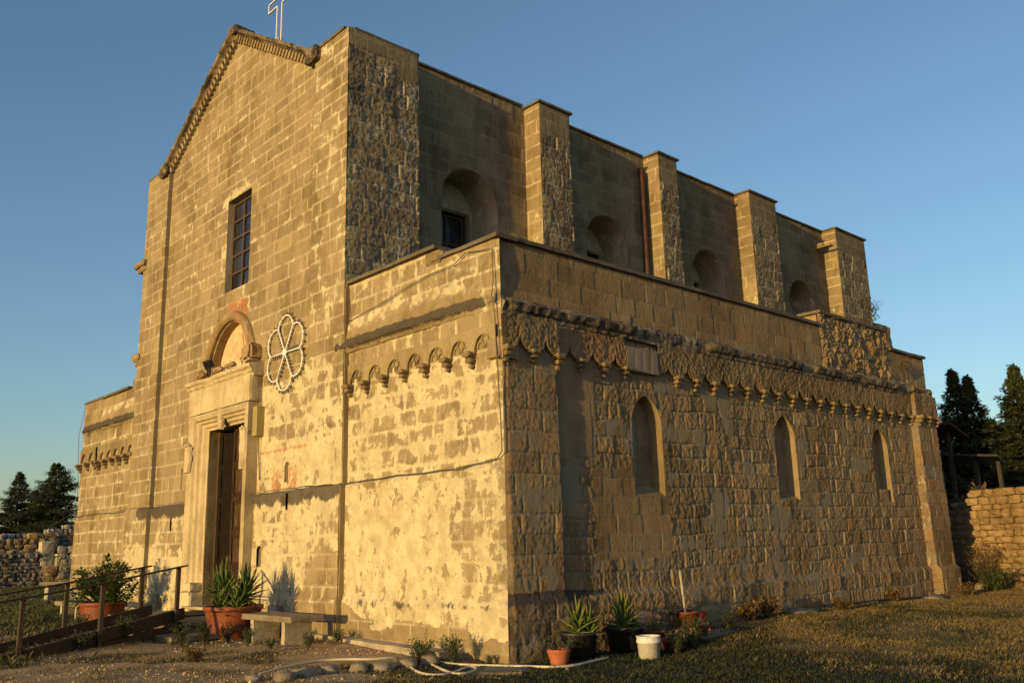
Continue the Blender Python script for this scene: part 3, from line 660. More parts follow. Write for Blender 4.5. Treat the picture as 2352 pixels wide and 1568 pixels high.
# raking cornices with a row of little brackets
def raking(x0, z0, x1, z1, seed):
    A = np.array((x0, -.03, z0)); B = np.array((x1, -.03, z1)); d = (B - A); L = np.linalg.norm(d); d /= L; up = np.array((-d[2], 0, d[0])); up *= np.sign(up[2])
    def piece(pr, mat, name, sd):
        n = int(L / .07); t = np.linspace(0, L, n + 1); P = A + t[:, None, None] * d + np.array([[o * -Y + h * up for o, h in pr]])
        q = P.reshape(-1, 3); q = q + np.stack([fbm3(q * 7 + 5 * i, sd + i, 3) - .5 for i in range(3)], 1) * .035
        mb = MB(); G = q.reshape(n + 1, len(pr), 3); mb.grid(G); mb._add(G[0], [tuple(range(len(pr)))]); mb._add(G[-1], [tuple(range(len(pr)))])
        return mb.build(name, mat, church)
    piece([(-.55, .17), (-.55, .04), (0, .02), (.10, .02), (.15, .06), (.24, .08), (.27, .13), (.22, .17), (-.55, .17)], MT['cornice'], "raking_cornice", seed)
    mb = MB(); n = int(L / .17)
    for i in range(n):
        p = A + d * (i + .5) * L / n; T = Matrix(((d[0], 0, up[0], p[0]), (0, 1, 0, p[1]), (d[2], 0, up[2], p[2]), (0, 0, 0, 1)))
        mb.box(-.045, .045, -.12, .02, -.17, .015, T, .01)
    mb.build("bracket_row", MT['trim'], church)
raking(-14.05, 12.38, APX, 14.90, 61); raking(APX, 14.90, -5.85, 12.42, 71)
mb = MB(); mb.rbox(-14.35, -13.85, -.28, .3, 12.30, 12.68, .07, .03, 81); mb.build("gable_kneeler", MT['cornice'], church)
mb = MB(); mb.rbox(-6.1, -5.62, -.28, .3, 12.30, 12.66, .07, .03, 82); mb.build("gable_kneeler", MT['cornice'], church)
mb = MB(); mb.rbox(APX - .22, APX + .22, -.3, .3, 14.92, 15.10, .06, .03, 83); mb.build("apex_stone", MT['cornice'], church)
# broken string course ends on the left flank
mb = MB(); mb.rbox(XL - .5, XL + .25, -.28, .35, 9.95, 10.13, .06, .03, 84); mb.rbox(XL - .38, XL + .22, -.22, .3, 9.8, 9.95, .06, .03, 85); mb.rbox(XL - .35, XL + .1, .05, .8, 10.15, 10.75, .1, .06, 86); mb.build("string_course_stub", MT['trim'], church)
mb = MB(); mb.rbox(XL - .28, XL + .18, -.22, .35, 7.15, 7.36, .06, .03, 87); mb.rbox(XL - .2, XL + .15, -.18, .3, 6.98, 7.15, .06, .03, 88); mb.build("string_course_stub", MT['trim'], church)
mb = MB(); mb.rbox(XL - .22, XL + .05, -.05, .7, 7.4, 9.5, .12, .06, 89); mb.build("broken_flank_masonry", MT['facade'], church)
mb = MB(); mb.rbox(XL - .45, XL + .05, -.04, .6, 6.4, 7.0, .12, .06, 90); mb.build("broken_flank_masonry", MT['facade'], church)
mb = MB(); mb.rbox(XL - .30, XL + .05, -.04, .6, 10.2, 11.0, .12, .07, 91); mb.build("broken_flank_masonry", MT['facade'], church)
mb = MB(); mb.rbox(XL - .14, XL + .05, -.04, .6, 11.0, 11.7, .12, .06, 92); mb.build("broken_flank_masonry", MT['facade'], church)
# ---- upper window
wr = reveal("facade_window", (0, -.035, 0), X, -Y, [(-8.86, 7.95), (-8.86, 10.36), (-10.13, 10.36), (-10.13, 7.95)], .42, MT['pale'], church, amp=.008, seed=91)
mb = MB()
for x in (-10.10, -9.52, -8.93): mb.box(x - (.045 if x != -9.52 else .03), x + (.045 if x != -9.52 else .03), .10, .17, 7.97, 10.33, None, .006)
for i in range(6):
    z = 8.0 + i * .455; mb.box(-10.05, -8.98, .105, .165, z - .028, z + .028, None, .005)
mb.build("window_frame", MT['sash'], wr)
mb = MB(); mb.box(-10.12, -8.87, .14, .148, 7.96, 10.35); mb.build("dark_pane", MT['glass'], wr)
# ---- lunette above the door
LC, LZ = -9.62, 5.98
pts = arch_pts(LC, 1.02, 5.9, 6.0, .12, 18)
lun = reveal("lunette", (0, -.035, 0), X, -Y, pts, .22, MT['ochre'], church, amp=.01, seed=95)
mb = MB(); n = 26; P = np.zeros((9, n, 3))
for i in range(9):
    for j in range(n):
        a = math.pi * j / (n - 1); rr = 1.1 * i / 8; P[i, j] = (LC + rr * math.cos(a), .18, 5.92 + rr * math.sin(a) * 1.14)
mb.grid(P); mb.build("fresco", MT['fresco'], lun)
q = []   # projecting hood mould
for t in np.linspace(0.02, math.pi - .02, 40):
    q.append((LC + 1.19 * math.cos(t), LZ + 1.30 * math.sin(t)))
hood = []
for (x, z), t in zip(q, np.linspace(0.02, math.pi - .02, 40)):
    c, s = math.cos(t), math.sin(t)
    row = [(x + c * dr, y, z + s * dr) for dr, y in ((-.13, .04), (-.13, -.12), (-.08, -.17), (.01, -.18), (.07, -.15), (.10, -.09), (.11, .0))]
    hood.append(row)
hood = np.array(hood); qq = hood.reshape(-1, 3); qq = qq + np.stack([fbm3(qq * 5 + 5 * i, 140 + i, 3) - .5 for i in range(3)], 1) * .04
mb = MB(); mb.grid(qq.reshape(hood.shape)); mb.build("hood_mould", MT['ochre'], lun)
mb = MB(); mb.rbox(-8.48, -8.05, -.34, .0, 5.93, 6.32, .06, .05, 97); mb.build("broken_scroll", MT['ochre'], lun); mb = MB(); mb.rbox(-11.02, -10.75, -.3, 0, 5.93, 6.1, .06, .04, 98); mb.build("broken_scroll", MT['ochre'], lun)
mb = MB(); mb.rbox(-10.05, -9.1, .02, .17, 5.93, 6.25, .08, .06, 99); mb.build("broken_relief", MT['portal'], lun)

# ---- portal: stepped orders receding to the door
portal = bpy.data.objects.new("portal", None); COL.objects.link(portal); portal.parent = church
steps = [(1.56, -.30), (1.50, -.33), (1.42, -.30), (1.34, -.27), (1.30, -.21), (1.22, -.19), (1.18, -.13), (1.08, -.12), (1.02, -.055), (.935, -.05), (.935, .0)]
PC = -9.635; zl = lambda hw: 4.61 + (hw - .935) * .60
outl = []
for hw, y in [(1.56, .05)] + steps:
    z1 = zl(hw); row = []
    for kx in range(25): row.append((PC + hw, y, 1.05 + (z1 - 1.05) * kx / 24))
    for kx in range(1, 13): row.append((PC + hw - 2 * hw * kx / 12, y, z1))
    for kx in range(1, 25): row.append((PC - hw, y, z1 + (1.05 - z1) * kx / 24))
    outl.append(row)
outl = np.array(outl); qq = outl.reshape(-1, 3); qq = qq + np.stack([fbm3(qq * 6 + 5 * i, 160 + i, 3) - .5 for i in range(3)], 1) * .018
mb = MB(); mb.grid(qq.reshape(outl.shape)); mb.build("door_surround", MT['portal'], portal)
for sg in (-1, 1):
    mb = MB(); xs = sorted((PC + sg * .94, PC + sg * 1.62)); mb.rbox(xs[0], xs[1], -.36, .02, .38, .86, .07, .014, 170 + sg); mb.rbox(xs[0] + .02, xs[1] - .03, -.33, .02, .86, 1.07, .07, .018, 173 + sg); mb.build("pedestal", MT['portal'], portal)
mb = MB(); mb.rbox(PC - 1.62, PC + 1.62, -.31, .03, 5.0, 5.58, .06, .010, 176); mb.build("inscribed_frieze", MT['portal'], portal)
moulding("portal_cornice", (PC - 1.72, .03, 5.72), (PC + 1.72, .03, 5.72), -Y, [(0, -.16), (.31, -.15), (.33, -.09), (.36, -.07), (.38, -.01), (.43, .03), (.44, .10), (.36, .13), (0, .18)], MT['portal'], portal, .05, .018, 181, .18)
for cx in (PC - .85, PC + .1, PC + .75): mb = MB(); mb.rbox(cx - .22, cx + .22, -.44, -.30, 5.86, 5.97, .05, .03, int(cx * 7) + 300); mb.build("cornice_remnant", MT['ochre'], portal)
def shield(name, x, z, w, h, y, seed):
    mb = MB(); G = np.zeros((9, 13, 3))
    for i in range(9):
        t = i / 8
        for j in range(13):
            s = j / 12 * 2 - 1; ww = w * (1 - .75 * max(0, t - .45) ** 1.3) * (1 - .25 * math.exp(-((t - .2) / .1) ** 2))
            G[i, j] = (x + s * ww / 2, y - .11 * (1 - s * s) ** .6, z - t * h)
    qq = G.reshape(-1, 3); qq = qq + np.stack([fbm3(qq * 9 + 5 * i, seed + i, 3) - .5 for i in range(3)], 1) * .05
    mb.grid(qq.reshape(G.shape)); mb.rbox(x - w * .35, x + w * .35, y - .12, y + .05, z - .03, z + .10, .05, .03, seed)
    return mb.build(name, MT['portal'], portal)
shield("carved_shield", PC - 1.47, 4.25, .30, .62, -.29, 201); shield("carved_shield", PC + 1.43, 4.35, .28, .85, -.29, 205)
shield("keystone_crest", PC + .06, 5.02, .24, .50, -.19, 209)
mb = MB(); mb.rbox(PC - 1.0, PC - .925, -.045, .55, .5, 4.64, .1, .012, 211); mb.rbox(PC + .93, PC + 1.0, .0, .55, .5, 4.64, .1, .012, 212); mb.rbox(PC - 1.0, PC + 1.0, .0, .55, 4.61, 4.7, .1, .012, 213); mb.build("door_jamb", MT['upper'], portal)
# ---- the two door leaves
def leaf(name, hinge, rz, w, mat, flip):
    o = bpy.data.objects.new(name, None); COL.objects.link(o); o.parent = portal; o.location = hinge; o.rotation_euler = (0, 0, rz)
    sx = -1 if flip else 1; mb = MB()
    def bx(a, b, *r): a, b = sorted((a * sx, b * sx)); mb.box(a, b, *r)
    bx(0, w, -.025, .025, 0, 3.95)
    for a, b in ((0, .09), (w - .09, w)): bx(a, b, -.05, .05, 0, 3.95)
    zs_ = [0, .78, 1.56, 2.34, 3.12, 3.95]
    for z in zs_: bx(.09, w - .09, -.048, .048, max(0, z - .06), min(3.95, z + .06))
    mb.build("leaf_frame", mat, o)
    for a, b in zip(zs_[:-1], zs_[1:]): 
        l, r_ = sorted(((.16) * sx, (w - .16) * sx)); mb = MB(); mb.box(l, r_, -.042, .042, a + .13, b - .13, None, .015); mb.build("leaf_panel", MT['doorpanel'] if mat is MT['door'] else mat, o)
    return o
leaf("door_leaf", (-8.72, .20, .6), 0.05, .86, MT['door'], True)
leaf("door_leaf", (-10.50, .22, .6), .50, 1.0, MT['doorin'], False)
mb = MB(); mb.box(-10.565, -10.49, .19, .27, .58, 4.6); mb.build("door_frame_post", MT['sash'], portal)
lf = portal.children[-2]
mb = MB(); mb.tube([(-9.46, .13, 1.55), (-9.46, .09, 1.55), (-9.46, .09, 1.70), (-9.46, .13, 1.70)], .012, 6); mb.build("door_handle", MT['black'], portal)
# dark interior: floor and a blank inner wall so the church is a closed volume
mb = MB(); mb.box(-13.5, -6, .5, 21, .38, .5); mb.box(-15.2, XR - .6, 21.8, 22.2, 0, 12.4); mb.build("interior_floor", MT['roof'], church)

# ---- left aisle front
def f_laisle(U, Z):
    D, R1, R2 = masonry(U + 25, Z, czA, .45, .85, 41, .012)
    base = np.where(U < -18.35, .07, 0) + .06 * sstep(2.98, 2.9, Z) + .05 * sstep(.9, .8, Z)
    rough = -.008 * np.exp(-(D / .012) ** 2) + .010 * fr(U, Z, 33, 6, 5)
    pl = np.where(Z < 5.4, .45, .30); dk = .3 * sstep(5.2, 5.5, Z) * sstep(5.9, 5.6, Z) + .25 * (U < -18.35) * (Z > 4.6) + .2 * np.exp(-((Z - 2.9) / .05) ** 2) + .08 * (Z > 5.6)
    pl = pl + .10 * np.exp(-(D / .030) ** 2) + .12 * (R2 - .5) - .065
    return (base, rough), dict(joint=np.exp(-(D / .014) ** 2) * .75, rnd=R1, pl=pl, dk=dk)
panel("aisle_front_wall", (0, 0, 0), X, -Y, axis(XLL, XL + .02, .03, (-18.352, -18.348)), axis(-.3, 6.45, .03), f_laisle, MT['facade'], church)
mb = MB(); mb.rbox(XLL + .01, XLL + .35, .06, 15.5, -.3, 6.4, .3, .01, 220); mb.build("aisle_flank_wall", MT['facade'], church)
mb = MB(); mb.box(XLL + .3, XL, .35, 15.5, 6.0, 6.1); mb.build("aisle_roof", MT['roof'], church)
coping(XLL - .08, -16.1, -.10, .4, 6.455, 23)
mb = MB(); mb.rbox(-16.1, XL + .0, .0, .4, 6.3, 6.75, .1, .05, 222); mb.build("broken_block", MT['facade'], church)
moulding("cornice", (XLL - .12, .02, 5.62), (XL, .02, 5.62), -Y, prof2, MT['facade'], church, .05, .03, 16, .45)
for a, b, dy in ((XLL + .05, -18.4, .07), (-18.3, XL - .05, 0)):
    es, p2 = frieze("arched_frieze", (0, -dy, 0), X, -Y, a, b, .58, 4.55, 5.0, .06, MT['facade'], church, 0, 37)
    for e in es: put_corbel((e, -dy, 4.56), 0, 1.25)
# ---- nave side wall, pier and buttresses
XW, XB = -4.92, -4.36
BUT = [(-.105, 1.75, XR), (5.40, 6.50, XB), (10.18, 11.05, XB - .02), (14.78, 16.35, XB), (20.35, 22.55, XB - .02)]
N4 = [(3.55, .86), (8.40, .83), (13.05, .82), (18.5, .84)]
rgD = np.random.default_rng(19); czD = courses(5.5, 13.4, .30, .36, rgD)
def f_nave(U, Z):
    D, R1, R2 = masonry(U, Z, czD, .45, .85, 51, .012)
    rough = -.012 * np.exp(-(D / .012) ** 2) + .016 * fr(U, Z, 53, 6, 4) + .018 * fr(U, Z, 54, 16, 13, 2) * sstep(.42, .6, fbm2(U * 1.3, Z * 1.3, 56, 3)) + .010 * (R1 - .5) + .02 * masonry.tilt
    pl = np.full_like(U, .22)
    for yc, hw in N4: pl = pl + .22 * np.exp(-((U - yc) / 1.1) ** 2) * sstep(8.2, 8.8, Z) * sstep(10.6, 9.8, Z)
    dk = .20 * sstep(8.0, 10.5, Z) * sstep(12.9, 12.2, Z) + .10 + .22 * (R2 - .5) - .12 * sstep(.55, .95, ((U - 1.75) % 4.75) / 3.6)  # right end of each bay coloured paler, as if sun passes the buttress
    return (0 * U, rough), dict(joint=np.exp(-(D / .015) ** 2) * .7, rnd=R1, pl=pl, dk=dk)
panel("nave_side_wall", (XW, 0, 0), Y, X, axis(1.7, 20.4, .03), axis(6.0, 12.66, .03), f_nave, MT['upper'], church,
      sdfs=[sd_arch(yc, hw, 7.4, 9.60) for yc, hw in N4])
for i, (yc, hw) in enumerate(N4):
    pts = arch_pts(yc, hw, 7.4, 9.60)
    nich = reveal("arched_niche", (XW, 0, 0), Y, X, pts, .86, MT['niche'], church, splay=.10, seed=240 + i, amp=.02)
    ztop = 9.62 if i < 3 else 9.0; zb = 8.1
    def f_nb(U, Z):
        D, R1, R2 = masonry(U, Z, czD, .4, .7, 60 + i, .02)
        return (0 * U, .012 * fr(U, Z, 70 + i, 5, 4)), dict(joint=np.exp(-(D / .02) ** 2) * .5, rnd=R1, pl=.40, dk=.0)
    panel("niche_back", (XW - .85, 0, 0), Y, X, axis(yc - hw, yc + hw, .05, (yc - .55, yc + .55)), axis(7.2, 10.6, .05, (zb, ztop)), f_nb, MT['niche'], nich, sdfs=[sd_rect(yc - .55, yc + .55, zb, ztop)])
    mb = MB(); x0 = XW - .85
    mb.box(x0 - .02, x0 + .07, yc + .53, yc + .62, zb, ztop + .08); mb.box(x0 - .02, x0 + .07, yc - .62, yc - .53, zb, ztop + .08); mb.box(x0 - .02, x0 + .07, yc - .53, yc + .53, ztop, ztop + .08); mb.build("stone_surround", MT['upper'], nich)
    win = MB()
    for y in (yc - .50, yc, yc + .50): win.box(x0 - .12, x0 - .05, y - .04, y + .04, zb, ztop - .01, None, .005)
    for z in (zb + .03, (zb + ztop) / 2, ztop - .05): win.box(x0 - .115, x0 - .055, yc - .46, yc + .46, z - .03, z + .03, None, .004)
    w_ = win.build("niche_window", MT['sash'], church)
    mb = MB(); mb.box(x0 - .10, x0 - .092, yc - .54, yc + .54, zb, ztop); mb.build("dark_pane", MT['glass'], w_)
for i, (a, b, xo) in enumerate(BUT):
    def f_but(U, Z):
        D, R1, R2 = masonry(U, Z, czD, .4, .8, 80 + i, .02)
        up = sstep(11.75, 11.9, Z)
        if i == 0: up = np.maximum(sstep(12.15, 12.25, Z), sstep(11.75, 11.9, Z) * sstep(1.0, 1.2, U))
        amp = .034 * (1 - up) + .008 * up
        rough = amp * (.70 * fr(U, Z, 83 + i, 21, 18, 2) + .16 * fr(U, Z, 82 + i, 15, 7, 2) + .18 * fr(U, Z, 85 + i, 9, 7, 3) + .10 * fr(U, Z, 87 + i, 4, 4, 3)) + (1 - up) * (.012 * (R1 - .5) + .055 * masonry.tilt) - (.022 * (1 - up) + .006) * np.exp(-(D / .017) ** 2)
        t = np.clip(np.minimum(U - a, b - U) / .05, 0, 1); rough = rough * t - .01 * (1 - t)
        dk = (.34 if i == 0 else .20) * (1 - up) + .10 * sstep(9, 11, Z) * (1 - up)
        pl = .40 * (1 - up) + (.06 if i == 0 else .02) + .10 * np.exp(-(D / .03) ** 2) * (1 - up)
        return (0 * U, rough), dict(joint=np.exp(-(D / .016) ** 2), rnd=R1, pl=pl, dk=dk)
    bt = bpy.data.objects.new("buttress", None); COL.objects.link(bt); bt.parent = church
    lo = 6.0
    panel("outer_face", (xo, 0, 0), Y, X, axis(a, b, .020), axis(lo, 12.60, .020), f_but, MT['upper'], bt, smooth=False)
    if i:
        def f_fr(U, Z):
            D, R1, R2 = masonry(U + 8, Z, czD, .5, .9, 90 + i, .01)
            return (0 * U, -.006 * np.exp(-(D / .012) ** 2) + .014 * fr(U, Z, 93 + i, 6, 5)), dict(joint=np.exp(-(D / .014) ** 2), rnd=R1, pl=.28 + .16 * sstep(10.5, 9.3, Z), dk=.02)
        panel("front_face", (0, a + .008, 0), X, -Y, axis(XW - .02, xo - .008, .03), axis(lo, 12.60, .03), f_fr, MT['facade'], bt)
    mb = MB(); mb.box(XW - .4, xo - .03, a + (.03 if i else .16), b - .02, lo, 12.58); mb.build("core", MT['upper'], bt)
    if i: coping(XW - .45, xo + .07, a - .07, b + .07, 12.60, 30 + i, .06, bt)
    else: coping(XR - .62, xo + .015, .03, b + .03, 12.585, 30, .05, bt)
for i, (a, b) in enumerate(((1.78, 5.33), (6.57, 10.1), (11.12, 14.7), (16.42, 20.28))): coping(XW - .5, XW + .07, a, b, 12.66 - .02 * i, 40 + i, .05)
mb = MB(); mb.box(-15.3, XW + .0 - .02, .55, 22.3, 12.2, 12.3); mb.build("nave_roof", MT['roof'], church)
mb = MB(); mb.box(-15.35, -15.0, .45, 22.4, 0, 12.4); mb.build("nave_flank_wall", MT['upper'], church)
mb = MB(); mb.box(-15.3, XW - .5, 22.4, 22.58, 0, 12.4); mb.box(XW - .6, XW - .45, 16, 22.4, 0, 6.6); mb.box(XW - .7, XW - .55, .6, 22.4, 10.8, 12.3); mb.build("nave_end_wall", MT['upper'], church)
mb = MB(); mb.rbox(-6.6, -4.42, 22.6, 24.15, 5.0, 9.55, .18, .07, 250, 3); mb.build("ruined_apse_wall", MT['upper'], church)
mb = MB(); mb.tube([(XW + .09, 9.94, 12.15), (XW + .09, 9.94, 6.25)], .075, 12); mb.tube([(XW - .05, 9.94, 12.22), (XW + .09, 9.94, 12.12)], .08, 12); mb.build("drainpipe", MT['pipe'], church, True)
mb = MB(); mb.rbox(XW - .1, XW + .62, 19.72, 19.98, 11.83, 11.89, .08, .008, 251); mb.rbox(XW - .1, XW + .3, 19.74, 19.96, 11.89, 12.04, .08, .02, 252); mb.build("waterspout", MT['trim'], church)
mb = MB(); mb.rbox(-4.66, XR + .03, -.098, .06, 2.9, 6.8, .12, .008, 270); mb.build("nave_quoin", MT['facade'], church)
mb = MB(); mb.rbox(-4.66, XR + .03, -.150, .06, -.2, 2.93, .12, .008, 271); mb.build("nave_quoin", MT['facade'], church)
mb = MB(); mb.rbox(-4.66, XR + .03, -.200, .06, -.3, .88, .12, .008, 272); mb.build("nave_quoin", MT['facade'], church)

# ================================================================== THINGS FIXED TO THE CHURCH
cr = thing("roof_cross", (-9.84, 1.04, 14.6), "white outlined metal cross standing above the gable, its top cut off by the photo", "cross")
mb = MB(); w = .13
zb_, za, zt, ar = .52, 1.80, 2.6, .62
o_ = [(-w, zb_), (-w, za - w), (-ar, za - w), (-ar, za + w), (-w, za + w), (-w, zt), (w, zt), (w, za + w), (ar, za + w), (ar, za - w), (w, za - w), (w, zb_)]
for (a, b), (c, d) in zip(o_, o_[1:] + o_[:1]): mb.bar((a, 0, b), (c, 0, d), .034, .034, (0, 1, 0))
mb.build("outline_tube", MT['lightw'], cr)
mb = MB(); mb.tube([(0, 0, -2.3), (0, 0, .66)], .03, 8); mb.build("mast", MT['metal'], cr)
mb = MB(); mb.tube([(.14 + .12 * math.cos(t), .0, .52 + .05 * math.sin(t)) for t in np.linspace(0, 6, 14)], .008, 5); mb.build("loose_wire", MT['cable'], cr)

fl = thing("flower_light", (-6.88, -.06, 5.90), "white flower shaped festival light with six petals and bulbs on the facade", "light decoration")
mb = MB(); bul = []; RO = .50
for i in range(6):
    a0 = math.pi / 6 + i * math.pi / 3; cx, cz = .50 * math.cos(a0), .50 * math.sin(a0)
    arc = []
    for t in np.linspace(-1.92, 1.92, 20):
        px, pz = cx + .325 * math.cos(a0 + t), cz + .325 * math.sin(a0 + t)
        if math.hypot(px, pz) > .585 or abs(t) < 1.5: arc.append((px, -.03, pz))
    mb.tube(arc, .018, 6)
    for kx in range(1, len(arc) - 1, 1 if i % 2 else 1):
        if kx % 2 == 1: bul.append((arc[kx], (arc[kx][0] - cx, arc[kx][2] - cz)))
for i in range(6):
    a = i * math.pi / 3; mb.tube([(0, -.03, 0), (.62 * math.cos(a), -.03, .62 * math.sin(a))], .018, 6)
    for kx in range(5):
        rr = .16 + kx * .09; sx = .02; bul.append(((rr * math.cos(a), -.03, rr * math.sin(a)), (-math.sin(a), math.cos(a))))
mb.build("petal_tube", MT['lightw'], fl, True)
mb = MB(); mb.lathe([(0, .0), (.085, .0), (.085, .03), (.05, .05), (0, .05)], 14); hb = mb.build("hub", MT['lightw'], fl); hb.rotation_euler = (math.pi / 2, 0, 0); hb.location = (0, -.02, 0)
mb = MB(); mb.tube([(0, 0, 0), (0, 0, .03)], .016, 6); mb.lathe([(.012, .03), (.024, .045), (.026, .062), (.016, .08), (0, .085)], 7); b0 = mb.build("bulb", MT['bulb'], fl, True)
for i, (p, (dx, dz)) in enumerate(bul[:98]):
    o = b0 if i == 0 else b0.copy()
    if i: COL.objects.link(o); o.parent = fl
    o.location = p; o.rotation_euler = (0, math.atan2(dx, dz), 0)

fd = thing("floodlight", (-10.22, -.30, 5.90), "small black floodlight on the ledge above the doorway, under the arch", "lamp")
mb = MB(); mb.box(-.06, -.045, -.02, .02, 0, .26); mb.box(.075, .09, -.02, .02, 0, .26); mb.build("bracket", MT['black'], fd)
mb = MB(); T = Matrix.Translation((.015, 0, .27)) @ Matrix.Rotation(.45, 4, 'X'); mb.box(-.13, .13, -.06, .06, -.09, .09, T, .015); mb.box(-.15, .15, -.075, -.055, -.11, .11, T); mb.build("housing", MT['black'], fd)
mb = MB(); mb.box(-.11, .11, -.082, -.077, -.075, .075, T); mb.build("lamp_glass", MT['glass'], fd)

bx = thing("electric_cabinet", (-7.92, -.10, 4.2), "tall narrow olive yellow metal cabinet on the wall right of the doorway", "electrical box")
mb = MB(); mb.box(-.10, .10, -.12, .08, 0, .66, None, .008); mb.build("cabinet_body", MT['box'], bx)
mb = MB(); mb.tube([(0, .0, 0), (0, .02, -.5), (.02, .04, -.95)], .012, 6); mb.tube([(-.03, .03, .66), (-.05, .03, 1.5)], .012, 6); mb.build("conduit", MT['cable'], bx)

def cable(pts, r, label, nm="cable", grp="cables fixed along the church walls", wob=.012, seed=0):
    rg = random.Random(seed); q = []
    for a, b in zip(pts[:-1], pts[1:]):
        n = max(1, int((Vector(b) - Vector(a)).length / .25))
        q += [tuple(Vector(a).lerp(Vector(b), i / n) + Vector((rg.uniform(-wob, wob) * .3, 0, rg.uniform(-wob, wob)))) for i in range(n)]
    q.append(pts[-1]); base = Vector(q[0]); mb = MB(); mb.tube([Vector(p) - base for p in q], r * .62, 6)
    o = mb.build(nm, MT['cable'], None, True); o.location = base; return tag(o, label, "cable", grp)
cable([(-4.46, -.04, 6.55), (-4.4, -.05, 6.10), (-3.2, -.05, 6.25), (-1.9, -.05, 6.43), (-1.1, -.05, 6.45), (-.79, -.05, 6.57), (-.12, -.05, 6.47), (-.10, -.06, 5.95), (-.10, -.10, 5.65), (-.08, -.06, 5.3), (-.02, -.10, 4.8), (.0, -.10, 4.55), (.0, -.04, 3.15), (-.1, -.06, 3.04), (-.5, -.07, 3.0), (-1.1, -.07, 2.97)], .014, "brown cable looping along the right parapet and down beside the building corner", seed=1)
cable([(-4.75, -.10, 2.93), (-3.7, -.08, 2.955), (-2.5, -.08, 2.965), (-1.0, -.075, 2.955), (-.75, -.075, 2.99)], .018, "brown cable sagging along the ledge between the stone bench and the building corner", seed=2)
cable([(-8.05, -.18, 2.95), (-6.6, -.18, 2.975), (-5.5, -.19, 2.96), (-4.72, -.19, 2.945)], .016, "dark cable lying on the blackened ledge right of the doorway", seed=3)
cable([(-19.8, -.16, 2.93), (-18.2, -.14, 2.97), (-16.5, -.11, 2.92), (-15.5, -.14, 2.98), (-14.2, -.20, 2.96), (-11.6, -.16, 2.97)], .014, "thin cable following the ledge left of the doorway", seed=4)
cable([(-8.5, -.30, 6.6), (-8.35, -.30, 6.15), (-8.0, -.12, 5.9), (-7.96, -.12, 4.9)], .012, "thin cable hanging from the arch down to the olive cabinet", seed=5)
cable([(XLL - .04, -.06, 6.4), (XLL - .14, -.16, 5.5), (XLL - .10, -.13, 4.6), (XLL - .03, -.1, 3.9), (XLL - .05, -.1, 2.9)], .012, "thin wire running down the far left edge of the building", seed=6)
pw = cable([(XLL + .1, .3, 3.4), (-45, 6.2, 3.35)], .012, "overhead wire leaving the left wall towards the trees", "overhead_wire", None, 0, 7)

# ================================================================== STEPS, RAMP, BENCHES
st = thing("door_steps", (-9.2, -1.0, .1), "broad stone landing with a lower step in front of the doorway", "steps")
mb = MB(); mb.rbox(-2.2, 2.15, -.86, 1.0, .28, .34, .12, .010, 301); mb.build("landing_slab", MT['slab'], st)
mb = MB(); mb.rbox(-2.1, 2.05, -.78, 1.0, -.2, .28, .14, .012, 302); mb.build("landing_block", MT['slab'], st)
mb = MB(); mb.rbox(-3.0, 2.95, -1.50, 1.0, .08, .165, .12, .010, 303); mb.build("step_slab", MT['slab'], st)
mb = MB(); mb.rbox(-2.9, 2.85, -1.42, 1.0, -.3, .08, .14, .014, 304); mb.build("step_block", MT['slab'], st)
mb = MB(); mb.rbox(-1.6, .6, .55, 1.35, .40, .46, .12, .008, 305); mb.build("threshold", MT['pale'], st)
mat_o = MB(); mat_o.box(-.6, .6, -.3, .3, 0, .018, None, .005); dm = mat_o.build("doormat", MT['wood']); dm.location = (-9.35, -.80, .505 - .055)
tag(dm, "flat brown doormat lying on the stone landing", "doormat")
dm.location = (-9.35, -1.0, .452)

rp = thing("wheelchair_ramp", (-7.9, -1.95, .12), "weathered grey wooden access ramp with thin handrails on posts", "ramp")
def rl(p): return (p[0] + 7.9, p[1] + 1.95, p[2] - .12)
A0, A1 = Vector((-8.68, -1.85, .50)), Vector((-5.75, -8.6, .06))      # far side line of the deck (top, bottom)
B0, B1 = Vector((-7.45, -1.85, .50)), Vector((-5.85, -5.25, .17))
dirv = (Vector((-5.9, -5.2, 0)) - Vector((-7.45, -1.9, 0))).normalized()
off = Vector((-1.18, -.15, 0))
ht = lambda s: .52 - s * .105
def rpnt(s, side): b = Vector((-7.45, -1.9, 0)) + dirv * s + (off if side else Vector((0, 0, 0))); return Vector((b.x, b.y, ht(s)))
Lr = 3.95
mb = MB()
for i in range(28):
    s0 = Lr * i / 28; a = rpnt(s0 + .07, 0); b = rpnt(s0 + .07, 1); mb.bar(rl(a), rl(b), .132, .03)
mb.build("ramp_deck", MT['wood'], rp)
def board(s0, s1, side, dz0, dz1, h, nm="side_board", shift=0.0):
    n = Vector((0, 0, 0)) + off.normalized() * (-.03 + shift if side == 0 else .03)
    a = rpnt(s0, side) + Vector((0, 0, dz0)) + n * (1 if side else 1) * (1); b = rpnt(s1, side) + Vector((0, 0, dz1)) + n
    m_ = MB(); m_.bar(rl(a), rl(b), .035, h, (0, 0, 1), .004); return m_.build(nm, MT['wood'], rp)
board(-.15, Lr, 0, .06, .02, .22); board(-.1, 2.6, 0, -.20, -.18, .20, shift=.004); board(-.15, Lr + .4, 1, .10, .03, .20)
for s in (.78, 2.35):
    a = rpnt(s, 0) - off.normalized() * .066; m_ = MB(); m_.bar(rl(a + Vector((0, 0, -.33))), rl(a + Vector((0, 0, .12))), .16, .03, tuple(-off.normalized()), .004); m_.build("cleat", MT['woody'], rp)
